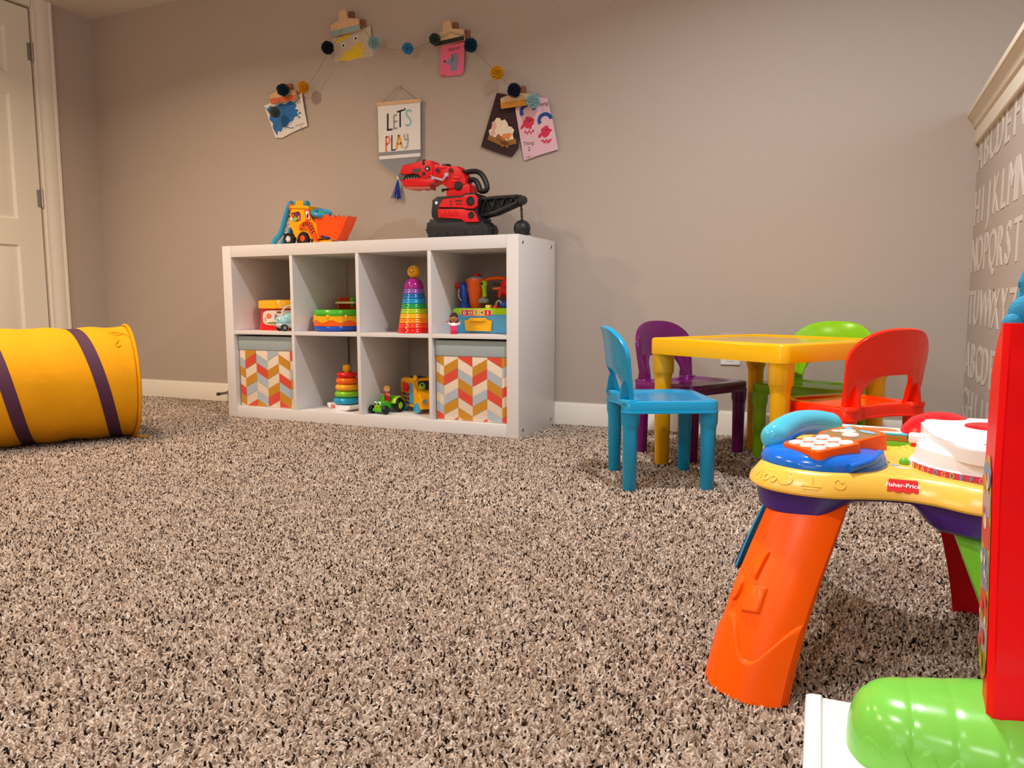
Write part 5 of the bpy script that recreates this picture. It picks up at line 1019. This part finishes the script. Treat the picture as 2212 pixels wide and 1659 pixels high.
for s_ in (-1, 1):
    m = MB(); m.prism(tk_, s_ * 0.031 - 0.018, s_ * 0.031 + 0.018, Cb, HW, 0.006)
    # lugs around the belt and road wheels
    for (a, b) in zip(tk_, tk_[1:] + tk_[:1]):
        L_ = math.hypot(b[0] - a[0], b[1] - a[1]); nn = max(1, int(L_ / 0.017))
        if a[1] <= ZT + 0.001 and b[1] <= ZT + 0.001: continue
        for q in range(nn): f_ = (q + 0.5) / nn; x, z = a[0] + (b[0] - a[0]) * f_, a[1] + (b[1] - a[1]) * f_; m.box((0, 0, 0), (0.009, 0.034, 0.007), Cb, 0.001, M=T(x, CY - s_ * 0.031, z) @ RY(-math.atan2(b[1] - a[1], b[0] - a[0])))
    for k in range(6): m.cyl((1.068 + 0.042 * k, CY - s_ * 0.049, 0.816), 0.015, 0.006, Cb, 'Y', seg=16, bev=0.001)
    m.build('track', cn, world=True)
m = MB(); sym(m, [(1.056, 0.95), (1.079, 0.964), (1.117, 0.963), (1.195, 0.958), (1.213, 0.972), (1.255, 0.969), (1.269, 0.954), (1.274, 0.941), (1.263, 0.891), (1.281, 0.868), (1.277, 0.856), (1.085, 0.856), (1.054, 0.882), (1.052, 0.902), (1.06, 0.921)], 0.050, Cb); bod = m.build('chassis', cn, world=True)
for s_ in (1, -1):
    for nm, pts in (('side_plate', [(1.109, 0.944), (1.119, 0.953), (1.198, 0.95), (1.215, 0.962), (1.26, 0.961), (1.269, 0.948), (1.269, 0.916), (1.252, 0.906), (1.212, 0.908), (1.205, 0.915), (1.09, 0.919)]), ('side_plate', [(1.088, 0.913), (1.207, 0.907), (1.216, 0.9), (1.251, 0.898), (1.261, 0.885), (1.275, 0.853), (1.21, 0.855), (1.199, 0.87), (1.091, 0.877)])):
        m = MB(); m.prism(pts, s_ * 0.054 - 0.006, s_ * 0.054 + 0.006, Cr, HW, 0.0025 if s_ > 0 else 0)
        if nm == 'side_plate' and pts[0][0] > 1.1:
            for (x, z) in ((1.150, 0.939), (1.175, 0.940), (1.185, 0.940), (1.197, 0.940), (1.150, 0.927), (1.180, 0.928), (1.194, 0.928)): m.box((x, CY - s_ * 0.0602, z), (0.008, 0.001, 0.006), M_dark)
        else:
            for k in range(4): m.box((1.110 + 0.022 * k, CY - s_ * 0.0605, 0.893), (0.015, 0.003, 0.022), Cr, 0.0012)
        m.build(nm, cn, world=True)
    for (x, z, rr) in ((1.240, 0.936, 0.019), (1.243, 0.880, 0.014)): m = MB(); m.cyl((x, CY - s_ * 0.060, z), rr, 0.006, Cb, 'Y', seg=24, bev=0.0015); m.torus((x, CY - s_ * 0.063, z), rr * 0.7, 0.0015, Cb, rot=RX(pi / 2), seg=24, ms=6); m.build('wheel_cap', cn, world=True)
m = MB(); m.cyl((1.078, CY - 0.0505, 0.939), 0.0065, 0.003, M_white, 'Y', seg=16); m.build('headlight', cn, world=True)
m = MB(); sym(m, [(1.115, 0.989), (1.162, 0.989), (1.191, 1.003), (1.217, 1.01), (1.226, 1.001), (1.224, 0.97), (1.195, 0.958), (1.117, 0.958)], 0.036, Cr); m.build('turret', cn, world=True)
m = MB(); sym(m, [(1.051, 1.099), (1.081, 1.094), (1.118, 1.089), (1.13, 1.081), (1.157, 1.085), (1.167, 1.084), (1.174, 1.068), (1.192, 1.054), (1.203, 1.028), (1.201, 1.009), (1.18, 0.998), (1.125, 0.995), (1.099, 1.019), (1.069, 1.03), (1.05, 1.051)], 0.030, Cr)
for (x, z) in ((1.075, 1.072), (1.137, 1.067)): m.cyl((x, CY - 0.031, z), 0.0075, 0.004, M_dark, 'Y', seg=18); m.torus((x, CY - 0.031, z), 0.012, 0.002, Cr, rot=RX(pi / 2), seg=20, ms=6)
for (x0, z0_, x1, z1_) in ((1.10, 1.06, 1.12, 1.035), (1.15, 1.045, 1.18, 1.03), (1.085, 1.085, 1.115, 1.08), (1.14, 1.03, 1.165, 1.018)): m.box(((x0 + x1) / 2, CY - 0.0305, (z0_ + z1_) / 2), (abs(x1 - x0), 0.004, 0.010), Cr, 0.0015)
m.box((1.10, CY, 1.096), (0.030, 0.03, 0.008), Cb, 0.002, M=I4); m.build('neck', cn, world=True)
m = MB(); m.cyl((1.173, CY, 1.003), 0.018, 0.084, Cb, 'Y', seg=26, bev=0.003); m.build('neck_joint', cn, world=True)
m = MB(); sym(m, [(0.892, 1.074), (0.906, 1.105), (0.996, 1.112), (1.009, 1.119), (1.044, 1.115), (1.054, 1.099), (1.05, 1.051), (1.012, 1.044), (0.989, 1.055), (0.989, 1.067), (0.953, 1.069), (0.923, 1.066)], 0.034, Cr); hd = m.build('head', cn, world=True)
m = MB(); m.box((1.0095, CY, 1.110), (0.010, 0.071, 0.022), Cb, 0.001); m.prism([(0.959, 1.088), (0.997, 1.085), (0.987, 1.070), (0.953, 1.071)], -0.0355, 0.0355, P('vent_grey', '4A4440', 0.6), HW); m.cyl((1.009, CY - 0.034, 1.063), 0.0075, 0.005, M_dark, 'Y', seg=18); m.build('head_trim', hd, world=False) if False else m.build('head_trim', cn, world=True)
m = MB(); m.prism(circ(1.028, 1.083, 0.012, 0.010, 20), 0.034, 0.0365, M_black, HW); m.prism(circ(1.0285, 1.082, 0.0045, n=14), 0.0365, 0.0375, M_white, HW); m.build('eye', cn, world=True)
m = MB(); sym(m, [(0.880, 1.074), (0.921, 1.075), (0.921, 1.063), (0.907, 1.061), (0.909, 1.050), (0.891, 1.041), (0.878, 1.063)], 0.026, P('snout_grey', '5C5856', 0.5), 0.003); m.build('snout', cn, world=True)
m = MB(); sym(m, [(0.918, 1.069), (0.992, 1.068), (0.992, 1.050), (0.908, 1.047)], 0.024, M_black, 0.001)
for k in range(5): m.lathe([(0.003, 0), (0.0, 0.009)], M_white, T(0.918 + 0.013 * k, CY - 0.024, 1.0455), 8)
m.build('mouth', cn, world=True)
m = MB(); sym(m, [(0.895, 1.047), (0.923, 1.043), (0.989, 1.052), (1.012, 1.045), (1.05, 1.048), (1.069, 1.029), (1.035, 1.016), (1.027, 1.012), (0.907, 1.02)], 0.030, Cr); m.build('lower_jaw', cn, world=True)
m = MB(); sym(m, [(0.907, 1.021), (1.033, 1.018), (1.032, 1.000), (1.010, 1.006), (0.995, 1.001), (0.975, 1.008), (0.955, 1.003), (0.914, 1.010)], 0.026, plastic('crane_salmon', 'C8604C', 0.35), 0.002); m.build('jaw_guard', cn, world=True)
m = MB(); m.tube([Vector((x, CY, z)) for x, z in catmull([(1.178, 1.060), (1.217, 1.063), (1.246, 1.059), (1.268, 1.040), (1.285, 1.004), (1.281, 0.984), (1.256, 0.983), (1.247, 1.006), (1.233, 1.026), (1.215, 1.030), (1.192, 1.022)], 6)], 0.0105, Cb, seg=10, up=(0, 1, 0), flat=1.2); m.build('carry_handle', cn, world=True)
m = MB(); Si = plastic('toy_silver', 'B8BCC4', 0.3); ay_ = CY - 0.036
m.tube([Vector((1.118, ay_, 1.050)), Vector((1.103, ay_ - 0.004, 1.030)), Vector((1.070, ay_ - 0.006, 1.040))], 0.005, Si, seg=10); m.box((1.119, ay_, 1.051), (0.016, 0.010, 0.016), Si, 0.002)
for dx, dz in ((-0.020, 0.010), (-0.022, 0.002), (-0.018, -0.004)): m.tube([Vector((1.070, ay_ - 0.006, 1.040)), Vector((1.070 + dx, ay_ - 0.006, 1.041 + dz))], 0.0026, Si, seg=8)
m.build('arm', cn, world=True)
m = MB(); ay2 = CY + 0.036; m.tube([Vector((1.13, ay2 - 0.01, 1.01)), Vector((1.105, ay2, 1.000)), Vector((1.075, ay2, 1.005))], 0.005, Cb, seg=10)
for dz in (0.006, 0.0, -0.006): m.tube([Vector((1.078, ay2, 1.004)), Vector((1.055, ay2, 1.002 + dz))], 0.0022, Cb, seg=8)
m.build('arm', cn, world=True)
m = MB()
for s_ in (-1, 1):
    y_ = CY + s_ * 0.022
    top_l = [(1.265, 0.945), (1.330, 0.949), (1.430, 0.949)]; bot_l = [(1.265, 0.880), (1.330, 0.890), (1.430, 0.925)]
    for ln in (top_l, bot_l): m.tube([Vector((x, y_, z)) for x, z in ln], 0.0075, Cb, seg=8)
    zig = [(1.270, 0.885), (1.290, 0.945), (1.315, 0.890), (1.335, 0.946), (1.358, 0.903), (1.376, 0.947), (1.396, 0.915), (1.412, 0.947), (1.430, 0.926)]
    m.tube([Vector((x, y_, z)) for x, z in zig], 0.006, Cb, seg=6)
m.prism([(1.262, 0.942), (1.430, 0.946), (1.430, 0.928), (1.320, 0.889), (1.262, 0.884)], -0.014, 0.014, Cb, HW, 0.003)
for k in range(5): m.box((1.305 + 0.028 * k, CY, 0.953), (0.012, 0.03, 0.008), Cb, 0.001)
m.cyl((1.438, CY, 0.937), 0.018, 0.044, Cb, 'Y', seg=20, bev=0.003); m.build('boom', cn, world=True)
m = MB(); c0, c1 = Vector((1.436, CY, 0.922)), Vector((1.440, CY, 0.860)); n_ = 6
for k in range(n_):
    c = c0.lerp(c1, (k + 0.5) / n_); m.tube([c + (RZ(pi / 2 * (k % 2)) @ Vector((0.0048 * cos(a), 0, 0.0088 * sin(a)))) for a in [2 * pi * q / 14 for q in range(14)]], 0.0016, Cb, seg=6, closed=True)
m.build('chain', cn, world=True)
m = MB(); m.ell((1.440, CY, ZT + 0.034), (0.034, 0.034, 0.034), Cb, seg=30); m.cyl((1.440, CY, ZT + 0.069), 0.005, 0.006, Cb, seg=12); m.box((1.472, CY, ZT + 0.012), (0.010, 0.010, 0.008), Cb, 0.002); m.build('wrecking_ball', cn, world=True)
# --- yellow front loader
ld_ = thing('toy_front_loader', 'yellow toy front loader with orange scoop and blue handle on top of the bookshelf', 'toy loader', (0.400, 0.150, ZT))
LYc = 0.150; LW = Matrix(((1, 0, 0, 0), (0, 0, -1, LYc), (0, 1, 0, 0), (0, 0, 0, 1))); LYel = plastic('loader_yellow', 'F7AE0A', 0.22); LOr = plastic('loader_orange', 'FA5208', 0.25); LBl = plastic('loader_blue', '2E9AC8', 0.25)
def lsym(mb, pts, h, mat, bev=0.004): mb.prism(pts, -h, h, mat, LW, bev)
DZ_ = -0.009
def tz(pts): return [(x, max(z + DZ_, ZT)) for x, z in pts]
m = MB(); lsym(m, tz([(0.311, 0.956), (0.322, 0.974), (0.421, 0.967), (0.424, 0.914), (0.454, 0.896), (0.467, 0.825), (0.347, 0.825), (0.343, 0.840), (0.323, 0.867), (0.300, 0.892), (0.311, 0.900)]), 0.044, LYel, 0.007); m.build('cab', ld_, world=True)
m = MB(); lsym(m, tz([(0.314, 0.966), (0.318, 0.978), (0.370, 0.979), (0.424, 0.970), (0.420, 0.958)]), 0.049, LYel, 0.004); m.box((0.358, LYc - 0.01, 0.978), (0.046, 0.05, 0.022), LYel, 0.004); m.build('roof', ld_, world=True)
for (x, y) in ((0.327, -0.018), (0.389, -0.018)): m = MB(); m.cyl((x, LYc + y, 0.974), 0.017, 0.012, LBl, 'X', seg=24, bev=0.003); m.build('roof_light', ld_, world=True)
m = MB(); m.cyl((0.312, LYc - 0.030, 0.962), 0.019, 0.014, LOr, 'X', seg=24, bev=0.004); m.torus((0.3045, LYc - 0.030, 0.962), 0.010, 0.002, LOr, rot=RY(pi / 2), seg=20, ms=6); m.build('pivot_cap', ld_, world=True)
m = MB(); m.prism(tz([(0.318, 0.944), (0.361, 0.950), (0.371, 0.937), (0.370, 0.910), (0.346, 0.905), (0.318, 0.915)]), 0.044, 0.0452, P('decal_maroon', '6A1420', 0.4), LW)
for k, (x, z, a, b, mm) in enumerate(((0.326, 0.932, .008, .008, T_or), (0.345, 0.936, .010, .007, P('decal_plum', '6A3E78', 0.4)), (0.343, 0.918, .009, .010, T_lime), (0.327, 0.915, .008, .007, S_bl), (0.362, 0.922, .005, .012, S_pk), (0.320, 0.920, .005, .006, M_white))): m.prism(trac(blob(x, z, a, b, 0.15, 14, k), 0, DZ_), 0.0452, 0.0456 + 0.0001 * k, mm, LW)
m.build('side_window', ld_, world=True)
m = MB(); m.prism(tz([(0.392, 0.955), (0.421, 0.955), (0.430, 0.908), (0.402, 0.908)]), 0.044, 0.0462, LOr, LW, 0.001); m.prism(tz([(0.399, 0.949), (0.416, 0.949), (0.424, 0.914), (0.407, 0.914)]), 0.0462, 0.0466, M_white, LW); m.prism(trac(blob(0.412, 0.928, .006, .011, 0.2, 14, 3), 0, DZ_), 0.0466, 0.0469, P('decal_maroon', '6A1420', 0.4), LW); m.build('front_window', ld_, world=True)
fen = tz([(0.368, 0.867), (0.369, 0.888), (0.39, 0.901), (0.414, 0.906), (0.434, 0.899), (0.453, 0.859), (0.466, 0.814), (0.446, 0.816), (0.424, 0.861), (0.402, 0.876), (0.384, 0.877)])
m = MB(); m.prism(fen, -0.050, -0.040, LOr, LW); m.build('fender', ld_, world=True)
m = MB(); m.prism(fen, 0.040, 0.054, LOr, LW, 0.003)
for (x, z, a) in ((0.393, 0.890, 1.3), (0.404, 0.893, 1.25), (0.415, 0.893, 1.2), (0.425, 0.888, 1.0), (0.433, 0.878, 0.75), (0.439, 0.866, 0.6), (0.445, 0.854, 0.5)): m.box((x, LYc - 0.0543, z + DZ_), (0.0045, 0.0012, 0.021), M_dark, M=T(x, 0, z + DZ_) @ RY(-(a - pi / 2) * 0.9) @ T(-x, 0, -z - DZ_))
m.build('fender', ld_, world=True)
for s_ in (-1, 1):
    for (x, rr, hb) in ((0.307, 0.029, M_white), (0.389, 0.029, LOr)):
        m = MB(); A = T(x, LYc + s_ * 0.046, ZT + rr) @ RX(pi / 2); wd = 0.026
        m.lathe([(rr * 0.5, -wd / 2), (rr * 0.9, -wd / 2), (rr, -wd * 0.34), (rr, wd * 0.34), (rr * 0.9, wd / 2), (rr * 0.5, wd / 2), (rr * 0.5, -wd / 2)], M_black, A, 28, cap=False); w_ = m.build('wheel', ld_, world=True)
        m = MB(); m.lathe([(0, -wd * 0.47), (rr * 0.45, -wd * 0.47), (rr * 0.55, -wd * 0.36), (rr * 0.55, wd * 0.36), (rr * 0.45, wd * 0.47), (0, wd * 0.47)], hb, A, 22)
        if hb is M_white:
            for k in range(5): a = 2 * pi * k / 5; m.cyl((x + 0.009 * cos(a), LYc + s_ * (0.046 + 0.0122), ZT + rr + 0.009 * sin(a)), 0.0026, 0.001, M_dark, 'Y', seg=10)
        m.bm.transform(T(-0.400, -0.150, -ZT)); m.build('hub', w_)
m = MB(); m.box((0.478, LYc, ZT + 0.010), (0.105, 0.070, 0.018), LYel, 0.004); m.ell((0.497, LYc - 0.02, 0.828), (0.016, 0.02, 0.012), T_blue, seg=16); m.build('front_base', ld_, world=True)
m = MB(); sc_ = trac([(0.457, 0.908), (0.490, 0.920), (0.524, 0.927), (0.536, 0.924), (0.546, 0.905), (0.562, 0.923), (0.574, 0.904), (0.591, 0.921), (0.603, 0.901), (0.616, 0.918), (0.625, 0.900), (0.638, 0.916), (0.615, 0.872), (0.589, 0.834), (0.583, 0.817), (0.568, 0.812), (0.552, 0.815), (0.536, 0.828), (0.498, 0.839), (0.459, 0.822)], 0, DZ_ + 0.004)
sc_ = trac(sc_, -0.012, 0); m.prism(sc_, 0.034, 0.040, LOr, LW, 0.002); m.prism(sc_, -0.030, -0.024, LOr, LW)
m.prism(trac([(0.459, 0.822), (0.498, 0.839), (0.536, 0.828), (0.568, 0.812), (0.583, 0.817), (0.589, 0.834), (0.638, 0.914), (0.630, 0.912), (0.580, 0.838), (0.566, 0.822), (0.540, 0.836), (0.498, 0.848), (0.462, 0.832)], -0.012, DZ_ + 0.004), -0.026, 0.036, LOr, LW)
m.build('scoop', ld_, world=True)
m = MB(); SWM = T(0.462, LYc - 0.012, 0.932) @ RY(radians(14)) @ RX(radians(16)); m.torus((0, 0, 0), 0.037, 0.0105, LBl, SWM, seg=34, ms=14); m.lathe([(0.0, 0.006), (0.014, 0.004), (0.020, -0.004), (0.012, -0.008)], T_grn, SWM, 22)
for k in range(3): m.box((0.020 * cos(2.1 * k), 0.020 * sin(2.1 * k), -0.001), (0.026, 0.010, 0.006), LBl, 0.002, M=SWM) if k == 0 else m.tube([SWM @ Vector((0.012 * cos(2.1 * k), 0.012 * sin(2.1 * k), 0)), SWM @ Vector((0.033 * cos(2.1 * k), 0.033 * sin(2.1 * k), 0))], 0.004, LBl, seg=8)
m.tube([SWM @ Vector((0, 0, -0.002)), Vector((0.452, LYc, 0.885))], 0.014, LBl, seg=14); m.build('steering_wheel', ld_, world=True)
m = MB()
for s_ in (-1, 1):
    y_ = LYc + s_ * 0.030; m.tube([Vector((x, y_, z)) for x, z in catmull([(0.198, ZT + 0.0125), (0.210, 0.822), (0.236, 0.842), (0.252, 0.868), (0.275, 0.925), (0.300, 0.974), (0.312, 0.980)], 6)], 0.0125, LBl, seg=12)
    m.ell((0.196, y_, ZT + 0.0095), (0.0125, 0.0125, 0.0093), LBl, seg=14)
for (x, z) in ((0.243, 0.850), (0.259, 0.884), (0.277, 0.926)): m.cyl((x, LYc, z), 0.006, 0.07, LBl, 'Y', seg=12)
m.tube([Vector((0.240, LYc, 0.836)), Vector((0.262, LYc, 0.838)), Vector((0.300, LYc, 0.832))], 0.010, LBl, seg=12); m.build('push_handle', ld_, world=True)
for (x, z) in ((0.284, 0.905), (0.272, 0.878), (0.262, 0.850)): m = MB(); m.tube([Vector((x - 0.010, LYc - 0.02, z + 0.006)), Vector((x + 0.022, LYc - 0.02, z - 0.004))], 0.006, P('toy_cloud', 'C8C4C0', 0.4), seg=10); m.build('slide_step', ld_, world=True)
